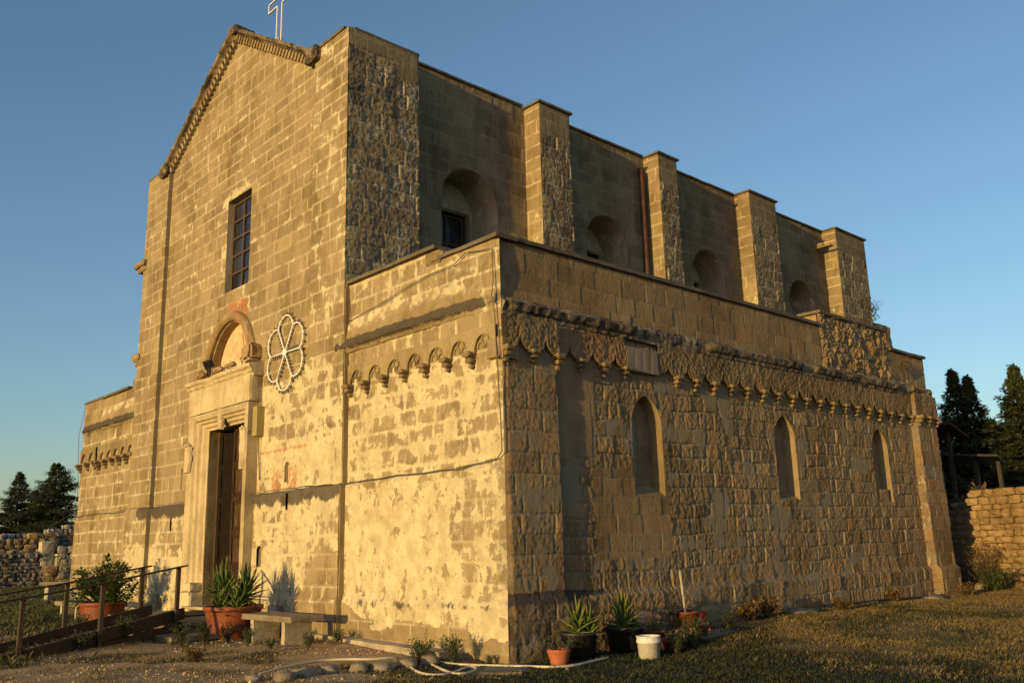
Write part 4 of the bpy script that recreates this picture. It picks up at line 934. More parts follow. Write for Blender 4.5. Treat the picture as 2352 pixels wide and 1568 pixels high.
for side in (0, 1):
    for s, zt, zb0 in ((.12, 1.47, .22), (1.95, 1.25, .14), (3.55, 1.10, .10)):
        p = rpnt(s, side) - (off.normalized() * .10 if side == 0 else -off.normalized() * .10); m_ = MB()
        z0 = zb0 if side == 0 else max(ht(s) - .2, zb0)
        m_.bar(rl((p.x, p.y, z0)), rl((p.x, p.y, zt)), .075, .075, (0, 1, 0), .006); m_.build("post", MT['woody'], rp)
    q = [rpnt(s, side) - (off.normalized() * .10 if side == 0 else -off.normalized() * .10) for s in (-.12, .12, 1.95, 3.55, 4.15)]
    m_ = MB(); pts = [(p.x, p.y, z) for p, z in zip(q, (1.50, 1.475, 1.255, 1.10, 1.05))]
    for a, b in zip(pts[:-1], pts[1:]): m_.bar(rl(a), rl(b), .055, .030, (0, 0, 1), .004)
    m_.build("handrail", MT['wood'], rp)

def bench(x, y, z, L, Wd, H, label, seed, rz=0):
    t = thing("stone_bench", (x, y, z), label, "bench", "stone slab benches by the church", rz)
    mb = MB(); mb.rbox(-L / 2, L / 2, -Wd / 2, Wd / 2, H - .10, H, .08, .008, seed); mb.build("seat", MT['slab'], t)
    for sx in (-1, 1):
        mb = MB(); mb.rbox(sx * L * .30 - .06, sx * L * .30 + .06, -Wd * .42, Wd * .42, -.1, H - .10, .08, .006, seed + 3 + sx); mb.build("leg", MT['pale'], t)
    return t
bench(-5.12, -.96, .12, 1.95, .66, .49, "stone slab bench right of the large aloe pot, in front of the facade", 311)
bench(-14.35, -1.55, .16, 1.9, .62, .48, "stone slab bench partly hidden behind the leafy potted shrub", 321)
bench(-22.6, .45, .40, 1.25, .5, .55, "distant grey stone bench on the grass near the old walls", 331, .8)

kb = MB(); kb.rbox(-2.15, 2.1, -.17, .22, -.15, .11, .10, .012, 341); k_ = kb.build("kerb", MT['pale']); k_.location = (-3.2, -.2, .07); k_.rotation_euler = (0, .018, -.03)
k_['kind'] = 'thing'; tag(k_, "low plastered kerb along the base of the wall beside the right bench", "kerb")

# ================================================================== POTTED PLANTS
def pot_mesh(rt, rb, h, mat, rim=.09, n=44):
    mb = MB(); mb.lathe([(0, 0), (rb, 0), (rb + (rt - rb) * .35, h * .4), (rb + (rt - rb) * .36, h * .42), (rb + (rt - rb) * .75, h - rim - .02), (rt * .94, h - rim), (rt, h - rim + .012), (rt, h - .012), (rt - .01, h), (rt - .045, h), (rt - .055, h - .10), (0, h - .10)], n)
    return mb
def leaf_strip(mb, base, yaw, pitch, L, w, curve, thick, seg=7, up=None, rnd=None):
    """thick succulent blade: V-section tapering to a point"""
    p = Vector(base); d = Vector((math.cos(yaw) * math.cos(pitch), math.sin(yaw) * math.cos(pitch), math.sin(pitch)))
    side = Vector((-math.sin(yaw), math.cos(yaw), 0)); vs = []; fs = []; tips = []
    for i in range(seg + 1):
        t = i / seg; ww = w * (1 - t) ** .75 * (1 + .25 * math.sin(t * 3)) + .001; n = side.cross(d).normalized()
        if n.z < 0: n = -n
        vs += [p - side * ww + n * ww * .35, p - n * thick * (1 - t), p + side * ww + n * ww * .35, p + n * ww * .05]; tips += [t] * 4
        pt = pitch + curve * t
        d = Vector((math.cos(yaw) * math.cos(pt), math.sin(yaw) * math.cos(pt), math.sin(pt))); p = p + d * (L / seg)
    for i in range(seg):
        b = i * 4
        for j in range(4): fs.append((b + j, b + (j + 1) % 4, b + 4 + (j + 1) % 4, b + 4 + j))
    mb._add(vs, fs, rnd); mb.tip = getattr(mb, 'tip', []) + tips
def build_leaf(mb, name, mat, parent):
    o = mb.build(name, mat, parent, True)
    if hasattr(mb, 'tip') and len(mb.tip) == len(o.data.vertices):
        at = o.data.attributes.new("tip", 'FLOAT', 'POINT'); at.data.foreach_set("value", np.asarray(mb.tip, np.float32))
    return o
def rosette(c, L, w, n, seed, mat, parent, p0=1.35, p1=.05, curve=.25, name="leaf_rosette", stem=0, sq=1.0):
    rg = random.Random(seed); mb = MB(); c = Vector(c)
    for i in range(n):
        t = (i + .5) / n; pitch = p0 + (p1 - p0) * t + rg.uniform(-.12, .12); yaw = i * 2.39996 + rg.uniform(-.25, .25)
        leaf_strip(mb, c + Vector((math.cos(yaw) * .04 * t, math.sin(yaw) * .04 * t, -.16 * t * sq)), yaw, pitch, L * rg.uniform(.75, 1.08) * (1 - .18 * t), w * rg.uniform(.85, 1.15), curve * rg.uniform(-.6, 1.2) + (-.35 * t), w * .35, rnd=rg.random())
    return build_leaf(mb, name, mat, parent)
def soil(parent, r, z): 
    mb = MB(); rg = random.Random(int(r * 100)); n = 24
    mb.lathe([(0, z + .03), (r * .5, z + .02), (r, z)][::-1], n); mb.build("soil", MT['soil'], parent)

# big terracotta pot with several aloes
ap = thing("potted_aloe", (-6.50, -1.22, .12), "large terracotta pot of tall spiky aloes beside the landing steps", "potted plant")
pot_mesh(.56, .40, .62, MT['terra']).build("pot", MT['terra'], ap, True); soil(ap, .51, .53)
for i, (x, y, z, L, n) in enumerate([(-.34, -.14, .90, .54, 36), (.02, -.20, .96, .60, 42), (.34, .04, .86, .60, 38), (.06, .26, .92, .56, 32), (.44, -.14, .70, .46, 26), (-.20, .26, .80, .46, 24), (.22, -.34, .66, .40, 22), (-.40, .08, .70, .40, 20)]):
    rosette((x, y, z), L, .034, n, 400 + i, MT['aloe'], ap, 1.45, -.15, .35)
    m_ = MB(); m_.tube([(x * .9, y * .9, .5), (x, y, z + .02)], [.034, .028], 7); m_.build("stem", MT['bark'], ap, True)
# two black tubs with bright aloes
def tub(x, y, z, rt, h, L, n, label, seed, extra):
    t = thing("potted_aloe", (x, y, z), label, "potted plant", "aloes in black tubs by the side wall")
    m_ = MB(); m_.lathe([(0, 0), (rt * .80, 0), (rt * .95, h - .05), (rt, h - .05), (rt, h), (rt - .03, h), (rt - .04, h - .08), (0, h - .08)], 40); m_.build("pot", MT['tub'], t, True); soil(t, rt - .05, h - .07)
    for i, (dx, dy, dz, l, nn) in enumerate([(0, 0, .10, L, n)] + extra): rosette((dx, dy, h + dz), l, .042 if i == 0 else .03, nn, seed + i, MT['aloe2'], t, 1.5, .18, .15, sq=.8)
    return t
tub(.50, .98, .03, .29, .39, .50, 30, "black tub nearest the building corner holding a bright green aloe", 430, [(.12, .12, .04, .42, 22), (-.12, .1, .02, .3, 16)])
tub(.40, 2.14, .05, .32, .36, .54, 34, "black tub behind the white bucket holding a bright green aloe on a stalk", 440, [(.05, .2, -.02, .25, 14)])
m_ = thing("potted_succulent", (.70, .34, -.01), "small terracotta pot with a bushy succulent at the corner of the building", "potted plant")
pot_mesh(.175, .115, .25, MT['terra2'], .05).build("pot", MT['terra2'], m_, True); soil(m_, .15, .17)
def leafy(mb, base, n, spread, h, ls, rg, flat=.5):
    for i in range(n):
        a = rg.uniform(0, 6.283); rr = spread * math.sqrt(rg.random()); z = h * rg.random() ** .8
        c = Vector(base) + Vector((math.cos(a) * rr * (.35 + .65 * z / h), math.sin(a) * rr * (.35 + .65 * z / h), z))
        leaf_quad(mb, c, rg.uniform(0, 6.283), rg.uniform(-.2, 1.1), ls * rg.uniform(.6, 1.2), ls * .38 * rg.uniform(.7, 1.2), rg.random())
def leaf_quad(mb, c, yaw, pitch, L, w, rnd):
    d = Vector((math.cos(yaw) * math.cos(pitch), math.sin(yaw) * math.cos(pitch), math.sin(pitch))); s = Vector((-math.sin(yaw), math.cos(yaw), 0)); n = s.cross(d)
    vs = [c, c + d * L * .55 - s * w + n * w * .25, c + d * L, c + d * L * .55 + s * w + n * w * .25, c + d * L * .5]
    mb._add(vs, [(0, 1, 4), (1, 2, 4), (2, 3, 4), (3, 0, 4)], rnd)
rg = random.Random(7); mb = MB()
for i in range(11):
    a = i * .6 + rg.uniform(-.2, .2); l = rg.uniform(.16, .30); top = Vector((math.cos(a) * l * .9, math.sin(a) * l * .9, .2 + l * .55))
    mb.tube([(0, 0, .17), tuple(top * .55 + Vector((0, 0, .05))), tuple(top)], [.012, .009, .006], 5)
mb.build("branches", MT['bark'], m_); mb = MB()
for i in range(11):
    a = i * .6; l = rg.uniform(.16, .3); top = Vector((math.cos(a) * l * .9, math.sin(a) * l * .9, .22 + l * .55))
    for j in range(14): leaf_quad(mb, top + Vector((rg.uniform(-.05, .05), rg.uniform(-.05, .05), rg.uniform(-.08, .05))), rg.uniform(0, 6.28), rg.uniform(.1, 1.2), rg.uniform(.035, .06), .014, rg.random())
mb.build("foliage", MT['succ'], m_)
# white bucket
bk = thing("bucket", (1.20, 1.77, -.02), "dirty white plastic bucket standing on the lawn edge", "bucket")
mb = MB(); mb.lathe([(0, 0), (.155, 0), (.172, .25), (.185, .25), (.187, .29), (.178, .292), (.180, .335), (.188, .34), (.186, .352), (.170, .35), (.165, .30), (.145, .03), (0, .03)], 40); mb.build("shell", MT['white'], bk, True)
mb = MB(); mb.tube([(.19 * math.cos(t), .19 * math.sin(t), .30 - .10 * math.sin(t - .3)) for t in np.linspace(.3, math.pi + .3, 18)], .004, 5); mb.build("wire_handle", MT['metal'], bk)
mb = MB(); mb.lathe([(.155, .16), (.08, .175), (0, .17)], 24); mb.build("rubbish", MT['soil'], bk)
# red pot with pole, orange saucer, red net, black pot, low bowls
r1 = thing("flower_pot", (.40, 3.83, .19), "red plastic flower pot with an orange base on a flat stone", "flower pot")
mb = MB(); mb.lathe([(0, .07), (.15, .07), (.185, .30), (.192, .30), (.192, .33), (.175, .33), (.165, .27), (0, .27)], 32); mb.build("pot", MT['terra'], r1, True)
mb = MB(); mb.lathe([(0, 0), (.175, 0), (.165, .07), (0, .075)], 32); mb.build("saucer", MT['orange'], r1, True); soil(r1, .16, .275)
mb = MB(); mb.tube([(0, 0, 0), (-.02, -.06, .75)], .023, 10); pl_ = mb.build("pole", MT['pole'], None, True); pl_.location = (.37, 3.82, .46); tag(pl_, "short white pole stuck upright in the red flower pot", "pole")
rg = random.Random(9); mb = MB(); leafy(mb, (-.14, -.18, .28), 60, .16, .16, .06, rg); mb.build("foliage", MT['weed'], r1)
mb = MB(); q = []
for i in range(9):
    t = i / 8; q.append([(.13 + .10 * math.sin(t * 3 + j * .8) * t + .02 * math.cos(j * 2.1), .10 + j * .035 + .03 * math.sin(i * 1.7 + j), .31 - t * .36 + .015 * math.sin(j * 3 + i)) for j in range(7)])
mb.grid(np.array(q)); ng = mb.build("net_bag", MT['net'], None, True); sm = ng.modifiers.new("thick", 'SOLIDIFY'); sm.thickness = .006
ng.location = (.42, 3.86, .20); tag(ng, "torn red net bag draped over the side of the red flower pot", "net bag")
b2 = thing("flower_pot", (.22, 4.12, .19), "black plastic pot half hidden behind the red flower pot", "flower pot")
mb = MB(); mb.lathe([(0, 0), (.12, 0), (.155, .30), (.165, .30), (.165, .33), (.14, .33), (.13, .28), (0, .28)], 28); mb.build("pot", MT['tub'], b2, True)
for x, y, z, rr, lab in ((1.0, 2.62, .02, .22, "low wide terracotta bowl on the grass right of the bucket"), (.30, 2.95, .09, .23, "low terracotta pot in shade between the black tub and the wall")):
    b_ = thing("planter_bowl", (x, y, z), lab, "planter", "low terracotta planters")
    mb = MB(); mb.lathe([(0, 0), (rr * .72, 0), (rr * .95, .15), (rr, .15), (rr, .19), (rr - .03, .19), (rr - .05, .14), (0, .14)], 32); mb.build("pot", MT['terra'], b_, True); soil(b_, rr - .05, .145)
    rg = random.Random(int(x * 100)); mb = MB(); leafy(mb, (0, 0, .14), 90, rr * .9, .16, .05, rg); mb.build("foliage", MT['weed'] if x < .5 else MT['dry'], b_)
fs_ = MB(); fs_.rbox(-.55, .6, -.55, .55, -.14, 0, .09, .02, 351); o = fs_.build("flat_stone", MT['slab']); o.location = (.42, 3.92, .19); tag(o, "flat stone carrying the red flower pot against the side wall", "stone")

# leafy shrub in the left pot
ps = thing("potted_shrub", (-12.95, -1.45, .10), "large terracotta pot with a dense glossy leaved shrub behind the ramp", "potted plant")
pot_mesh(.54, .40, .56, MT['terra']).build("pot", MT['terra'], ps, True); soil(ps, .49, .47)
rg = random.Random(21); stems = MB(); fo = MB()
tips = []
for i in range(105):
    a = rg.uniform(0, 6.283); rr = rg.random() ** .6 * .86; zz = .60 + rg.random() * (.95 - .25 * rr) 
    tips.append(Vector((math.cos(a) * rr, math.sin(a) * rr * .9, zz)))
tips += [Vector((.05, 0, 1.62)), Vector((-.15, .1, 1.55)), Vector((.62, .2, 1.42)), Vector((.75, .1, 1.35)), Vector((-.85, -.1, 1.05)), Vector((-1.0, .0, .95)), Vector((-.9, .2, .85))]
for tp in tips:
    stems.tube([(tp.x * .12, tp.y * .12, .45), (tp.x * .6, tp.y * .6, .45 + (tp.z - .45) * .65), tuple(tp)], [.016, .011, .006], 5, False)
    for j in range(13):
        leaf_quad(fo, tp + Vector((rg.uniform(-.02, .02), rg.uniform(-.02, .02), -.015 * j / 2)), j * 2.4 + rg.uniform(-.3, .3), rg.uniform(-.35, .75), rg.uniform(.11, .20), rg.uniform(.026, .04), rg.random())
    for j in range(9):
        b = tp * .86 + Vector((rg.uniform(-.09, .09), rg.uniform(-.09, .09), rg.uniform(-.08, .03))); leaf_quad(fo, b, rg.uniform(0, 6.28), rg.uniform(-.6, .5), rg.uniform(.10, .17), .03, rg.random() * .6)
stems.build("branches", MT['bark'], ps, True); fo.build("foliage", MT['leaf'], ps)

# ================================================================== HOSE AND STONES
HP = [(-1.03,-3.6),(-1.30,-3.25),(-1.6,-2.8),(-1.80,-2.17),(-1.70,-1.8),(-1.39,-1.5),(-1.30,-1.15),(-1.36,-.90),(-1.15,-.98),(-.75,-1.26),(-.3,-1.50),(.05,-1.63),(.28,-1.64),(.36,-1.5),(.28,-1.25),(.10,-1.0),(-.02,-.80),(.05,-.73),(.22,-.82),(.43,-1.08),(.50,-1.26),(.42,-1.36),(.22,-1.31),(-.24,-1.12),(-.62,-.95),(-.85,-.82),(-.80,-.72),(-.45,-.68),(-.18,-.54),(.21,-.31),(.61,-.11),(.93,.08),(1.0,.40),(.93,.8),(.85,1.3)]
hs = []
for i in range(len(HP) - 1):       # Catmull-Rom
    p0, p1, p2, p3 = [np.array(HP[max(0, min(len(HP) - 1, i + kx))]) for kx in (-1, 0, 1, 2)]
    for t in (0, .25, .5, .75): hs.append(.5 * ((2 * p1) + (-p0 + p2) * t + (2 * p0 - 5 * p1 + 4 * p2 - p3) * t * t + (-p0 + 3 * p1 - 3 * p2 + p3) * t ** 3))
lift = lambda x, y: .026 + (.10 if (-2.0 < x < -1.25 and y < -1.0) else .0)
q = [(x, y, gz(x, y) + (.03 if not (x < -1.2 and y < -1.1) else .09)) for x, y in hs]
mb = MB(); b0_ = Vector((q[0][0], q[0][1], gz(*HP[0]))); mb.tube([Vector(p) - b0_ for p in q], .020, 8); ho = mb.build("garden_hose", MT['hose'], None, True); ho.location = b0_
tag(ho, "cream garden hose looping across the ground below the building corner", "hose")
def boulder(mb, c, s, seed, rnd=None, pw_=.55):
    """worn stone: displaced sphere squashed to a block"""
    n1, n2 = 9, 12; th = np.linspace(0, math.pi, n1); ph = np.linspace(0, 2 * math.pi, n2 + 1)[:-1]
    T, P_ = np.meshgrid(th, ph, indexing='ij'); d = np.stack([np.sin(T) * np.cos(P_), np.sin(T) * np.sin(P_), np.cos(T)], -1).reshape(-1, 3)
    b = np.sign(d) * np.abs(d) ** pw_; b = b / np.maximum(np.linalg.norm(b, axis=1, keepdims=True) ** .5, 1e-6)
    r = 1 + .42 * (fbm3(d * 2.1 + seed * 3.1, seed, 3) - .5) * 2
    v = b * r[:, None] * np.array(s) * .72 + np.array(c)
    v = v.reshape(n1, n2, 3); v[0] = v[0].mean(0); v[-1] = v[-1].mean(0)
    fs = [(i * n2 + j, (i + 1) * n2 + j, (i + 1) * n2 + (j + 1) % n2, i * n2 + (j + 1) % n2) for i in range(n1 - 1) for j in range(n2)]
    mb._add(v.reshape(-1, 3), fs, rnd)
SL = [(-1.28, -3.42, .17, .15, .10, "border stone in the lower left foreground, leftmost of its row"), (-.98, -3.12, .22, .2, .13, "pale pitted border stone lying under the start of the hose"),
      (-1.16, -2.72, .24, .2, .12, "flat broad border stone under the hose, third of its row from the left"), (-1.10, -2.36, .2, .17, .13, "squarish border stone, fourth of its row from the left"),
      (-.92, -2.02, .22, .18, .14, "rough border stone, fifth of its row from the left"), (-.80, -1.68, .28, .2, .12, "long flat border stone, sixth of its row from the left"),
      (-.75, -1.28, .2, .18, .14, "border stone next to the loop of the hose"), (-.80, -.86, .26, .2, .17, "grey slanted stone among weeds at the hose loop")]
for i, (x, y, a, b, c, lab) in enumerate(SL):
    mb = MB(); boulder(mb, (0, 0, c * .25), (a, b, c), 500 + i); o = mb.build("border_stone", MT['slab'], None, True); o.location = (x, y, gz(x, y)); o.rotation_euler = (0, 0, -.9 + .3 * math.sin(i * 2.1))
    tag(o, lab, "stone", "row of border stones in the foreground")
mb = MB(); mb.rbox(-.42, .42, -.32, .32, -.1, .05, .09, .015, 361); o = mb.build("paving_slab", MT['slab']); o.location = (.50, -.68, .0); o.rotation_euler = (0, 0, .65); tag(o, "grey paving slab in front of the building corner beside the hose", "paving slab")
for i, (x, y, a, b, c, lab) in enumerate([(.45, 7.5, .9, .5, .10, "long flat stone half buried at the foot of the side wall"), (.55, 13.3, .8, .4, .10, "flat stone in the grass near the far end of the side wall"), (.35, 16.9, .38, .3, .25, "rounded boulder by the far corner of the building"), (1.15, .05, .06, .05, .04, "small white stone beside the hose near the small pot")]):
    mb = MB(); boulder(mb, (0, 0, c * .15), (a * .6, b, c), 520 + i); o = mb.build("loose_stone", MT['slab'] if i < 3 else MT['pale'], None, True); o.location = (x, y, gz(x, y)); o.rotation_euler = (0, 0, 1.5 if i < 2 else .4); tag(o, lab, "stone", "loose stones on the ground")

# ================================================================== OLD WALLS, SHED
def dry_wall(name, A, B, h0, h1, depth, ss, mat, label, seed, group=None, cat="wall"):
    """rubble wall from A to B: stones bedded on a core"""
    A = Vector(A); B = Vector(B); L = (B - A).length; rz = math.atan2(B.y - A.y, B.x - A.x); rg = random.Random(seed)
    o0 = thing(name, A, label, cat, group, rz); o0['kind'] = 'thing'; mb = MB(); core = MB()
    z = -.25; zt = max(h0, h1)
    while z < zt:
        ch = ss * rg.uniform(.55, 1.0); x = -rg.random() * ss
        while x < L:
            w = ss * rg.uniform(.7, 2.1); hh = h0 + (h1 - h0) * min(1, max(0, x / L)) + .3 * ss * math.sin(x * 2.3 + seed)
            if z < hh:
                for yy in (-1, 1):
                    boulder(mb, (x + w / 2, yy * depth * .34 + rg.uniform(-.04, .04), z + ch / 2), (w * .70, depth * .33, ch * .70), rg.randrange(9999), rg.random(), .30)
            x += w * .97
        z += ch * .93
    mb.build("stones", mat, o0)
    hm = min(h0, h1)
    core._add([(0, -depth * .33, -.3), (L, -depth * .33, -.3), (L, depth * .33, -.3), (0, depth * .33, -.3), (0, -depth * .33, h0 - ss * .5), (L, -depth * .33, h1 - ss * .5), (L, depth * .33, h1 - ss * .5), (0, depth * .33, h0 - ss * .5)],
              [(0, 3, 2, 1), (4, 5, 6, 7), (0, 1, 5, 4), (1, 2, 6, 5), (2, 3, 7, 6), (3, 0, 4, 7)]); core.build("mortar_core", mat, o0)
    return o0
dry_wall("stone_wall", (-34.9, -2.5, .7), (-34.7, 3.2, .85), 1.25, 1.2, .7, .24, MT['greyrubble'], "dry stone wall at the far left edge, in front of the trees", 601, "old stone walls left of the church")
dry_wall("stone_wall", (-34.2, 3.9, .8), (-33.6, 8.2, .85), 1.3, 1.55, .7, .34, MT['greyrubble'], "coursed grey stone wall right of the whitewashed pillar", 602, "old stone walls left of the church")
dry_wall("stone_wall", (-44.4, -1.0, .9), (-44.0, 6.0, .9), 1.75, 1.9, .9, .36, MT['rubble'], "brownish terrace wall behind the nearer dry stone walls", 603, "old stone walls left of the church")
dry_wall("stone_wall", (-45.0, 4.1, 1.0), (-44.8, 9.5, 1.0), 1.9, 2.6, .9, .26, MT['greyrubble'], "heap topped grey rubble wall directly below the left conifers", 604, "old stone walls left of the church")
dry_wall("stone_wall", (-34.3, 3.3, .75), (-34.0, 7.6, .75), .45, .55, .5, .3, MT['rubble'], "low sunlit kerb wall in front of the whitewashed pillar", 605, "old stone walls left of the church")
gp_ = thing("ruined_gatepost", (-34.6, 3.25, .8), "whitewashed gatepost ruin with a flat lintel slab between the left walls", "gatepost")
mb = MB(); mb.rbox(-.28, .28, -.25, .35, 0, 1.68, .12, .03, 611); mb.build("pillar", MT['pale'], gp_)
mb = MB(); mb.rbox(.1, .6, .3, 1.9, 1.0, 1.1, .1, .02, 612); mb.build("lintel_slab", MT['pale'], gp_)
mb = MB(); mb.rbox(-.2, .45, .35, 1.8, -.2, 1.0, .12, .02, 613); mb.build("blocked_opening", MT['greyrubble'], gp_)

dry_wall("stone_wall", (.12, 18.15, .2), (5.4, 17.0, .2), 2.65, 2.6, .8, .24, MT['rubble'], "tall sunlit rubble wall at the right edge", 621, "old stone walls right of the church")
dry_wall("stone_wall", (-3.4, 20.4, .25), (.05, 18.75, .25), 2.0, 2.25, .7, .30, MT['greyrubble'], "shaded rubble wall behind the far corner of the building", 622, "old stone walls right of the church")

sh = thing("shed_canopy", (-1.2, 20.6, .3), "dark open shelter with sloping metal roofs behind the building", "shelter")
mb = MB(); mb.bar((-2.4, -1.0, 4.86), (.40, -.75, 4.55), 1.9, .06, (0, .16, 1)); mb.build("roof", MT['roofmetal'], sh)
mb = MB(); mb.bar((-2.4, -.5, 3.95), (1.15, .2, 3.62), 1.5, .06, (0, .12, 1)); mb.build("lower_roof", MT['shedpost'], sh)
for x, y, h in ((.02, -.75, 4.55), (-.55, -.2, 3.75), (.42, .1, 3.70), (1.0, .35, 3.62), (-1.2, -.4, 4.6)):
    mb = MB(); mb.bar((x, y, -.1), (x, y, h), .11, .11, (0, 1, 0)); mb.build("post", MT['shedpost'], sh)
mb = MB(); mb.bar((-.5, -.2, 3.7), (.1, -.3, 3.0), .07, .09); mb.build("brace", MT['shedpost'], sh)

# ================================================================== TREES AND SHRUBS
def conifer(name, x, y, z, H, Rb, label, seed, group, dens=1.0, shape=.9, droop=.25, lean=(0, 0)):
    rg = random.Random(seed); t = thing(name, (x, y, z), label, "tree", group)
    tr = MB(); tr.tube([(0, 0, -.3), (lean[0] * .5, lean[1] * .5, H * .5), (lean[0], lean[1], H)], [H * .028, H * .018, .015], 8); tr.build("trunk", MT['bark'], t, True)
    V = []; Rn = []; br = MB(); yaw0 = rg.uniform(0, 6); nb = int(120 * dens)
    for i in range(nb):
        f = (i + rg.random()) / nb; zz = H * (.05 + .95 * f); R = Rb * (1 - f) ** shape * rg.uniform(.55, 1.15) * (1 + .25 * math.sin(f * 9 + yaw0 + i * 2.39996)) + .10 * (1 - f) + .05
        yaw = i * 2.39996 + rg.uniform(-.5, .5); rise = (.65 * f - .08) + rg.uniform(-.30, .30); c = Vector((lean[0] * f, lean[1] * f, zz)); n = max(4, int(R / .11)); pts = []
        for j in range(n + 1):
            s = j / n; pts.append(c + Vector((math.cos(yaw) * R * s, math.sin(yaw) * R * s, R * (rise * s - droop * s * s + .16 * max(0, s - .6)))))
        br.tube(pts, [.03 * (1 - f) + .012] + [.008] * n, 4, False)
        for j in range(1, n + 1):
            s = j / n
            tw = R * .30 * (1 - .5 * s) + .10                       # side twigs spread the spray sideways
            for kx in range(int(13 + 8 * (1 - s))):
                a = yaw + rg.choice((-1, 1)) * rg.uniform(.15, 1.2); off = rg.random() ** .8 * tw
                b = pts[j] + Vector((math.cos(a) * off, math.sin(a) * off, -.30 * off + rg.gauss(0, .06)))
                L = rg.uniform(.12, .30) * (1 - .30 * s) * (H / 6) ** .5; w = L * .24; p = rg.uniform(-.6, .35); a += rg.uniform(-.5, .5)
                if f > .86: L *= .8; p = rg.uniform(.1, 1.1)
                d = Vector((math.cos(a) * math.cos(p), math.sin(a) * math.cos(p), math.sin(p))); sd = Vector((-math.sin(a), math.cos(a), rg.uniform(-.7, .7))).normalized()
                V += [b - sd * w * .5, b + d * L * .6 - sd * w, b + d * L, b + d * L * .55 + sd * w]; Rn += [rg.random()] * 4
    br.build("branches", MT['bark'], t)
    co = np.array([tuple(v) for v in V]); F = np.arange(len(co)).reshape(-1, 4)
    link("crown", npmesh("crown", co, F, dict(rnd=Rn)), t, MT['conifer'])
    return t
GL, GRT = "conifers beyond the old walls on the left", "conifers behind the church on the right"
conifer("conifer_tree", -57.2, 7.6, .8, 6.5, 2.9, "slender pointed conifer, left one of the tallest pair beyond the left walls", 701, GL, 1.25, 1.05)
conifer("conifer_tree", -55.6, 9.4, .8, 7.0, 3.9, "broad conifer nearest the left wall of the building", 702, GL, 1.3, .80, .30)
conifer("conifer_tree", -56.6, 8.5, .8, 5.3, 1.9, "short conifer squeezed between two taller ones on the left", 703, GL, .8)
conifer("conifer_tree", -58.0, 5.0, .8, 4.9, 3.1, "low bushy conifer cut by the left edge of the photo", 704, GL, 1.0, .6, .3)
conifer("conifer_tree", -54.4, 11.0, .8, 3.7, 1.4, "lowest conifer, half behind the left aisle", 705, GL, .7, .7, .3)
conifer("conifer_tree", -7.4, 37.0, .2, 9.4, 4.6, "spindly conifer with open tiers beside the far corner of the building", 711, GRT, 1.4, 1.35, .22)
conifer("conifer_tree", -6.6, 37.6, .2, 9.0, 4.4, "conifer with a drooping bent tip, middle of the right group", 712, GRT, 1.4, 1.35, .24, (-.25, -.3))
conifer("conifer_tree", -5.2, 39.0, .2, 9.5, 5.2, "dense tall conifer at the right edge of the photo", 713, GRT, 1.9, 1.25, .28)
conifer("conifer_tree", -6.9, 39.5, .2, 7.0, 3.6, "lower dark conifer filling the gap behind the shelter", 714, GRT, 1.5, .6, .3)
conifer("conifer_tree", -4.0, 41.2, .2, 8.0, 2.8, "conifer partly outside the right edge of the photo", 715, GRT, 1.4, .6, .3)
conifer("conifer_tree", -9.2, 38.0, .2, 6.4, 2.4, "conifer mostly hidden behind the shelter roofs", 716, GRT, 1.2, .6, .3)
def bush(name, loc, r, h, n, ls, mat, label, seed, cat="shrub", group=None, stems=8):
    rg = random.Random(seed); t = thing(name, loc, label, cat, group); s_ = MB(); f_ = MB()
    for i in range(stems):
        a = rg.uniform(0, 6.28); e = Vector((math.cos(a) * r * rg.uniform(.3, .9), math.sin(a) * r * rg.uniform(.3, .9), h * rg.uniform(.5, 1))); s_.tube([(0, 0, -.05), tuple(e * .5 + Vector((0, 0, h * .1))), tuple(e)], [.008 + r * .012, .006 + r * .006, .003], 5, False)
        for j in range(n // stems):
            k2 = rg.uniform(.25, 1.05); c = e * k2 + Vector((rg.gauss(0, r * .16), rg.gauss(0, r * .16), rg.gauss(0, h * .07))); c.z = max(c.z, .01)
            leaf_quad(f_, c, rg.uniform(0, 6.28), rg.uniform(-.3, 1.2), ls * rg.uniform(.6, 1.3), ls * .26, rg.random())
    s_.build("stems", MT['bark'], t); f_.build("foliage", mat, t)
    return t
bush("wall_shrub", (-4.75, 22.85, 9.5), .75, .75, 500, .09, MT['leaf'], "dark shrub growing from the top of the ruined apse wall", 731, stems=14)
bush("dry_bush", (.35, 17.35, .25), .75, 1.25, 1400, .07, MT['dry'], "brown dried bush between the far corner and the rubble wall", 732, stems=22)
bush("green_bush", (.75, 16.6, .2), .6, .55, 800, .10, MT['weed'], "low green bush at the foot of the far corner", 733, stems=16)
bush("dry_tuft", (.0, 18.6, 2.55), .35, .55, 260, .16, MT['dry'], "dry grass tuft on top of the shaded rubble wall", 734, "grass tuft", "dry tufts on the old walls", 14)
bush("dry_tuft", (-.9, 19.2, 2.35), .4, .45, 260, .16, MT['dry'], "low spread of dry grass left of the tuft on the shaded rubble wall", 735, "grass tuft", "dry tufts on the old walls", 14)
bush("dry_tuft", (-34.0, 4.6, 2.2), .9, .6, 420, .2, MT['dry'], "orange dry grass clump above the left gatepost slab", 736, "grass tuft", "dry tufts on the old walls", 16)
bush("wall_shrub", (.05, 14.5, 6.0), .22, .4, 120, .06, MT['dry'], "small dry plant sprouting above the far end of the cornice", 737, stems=8)

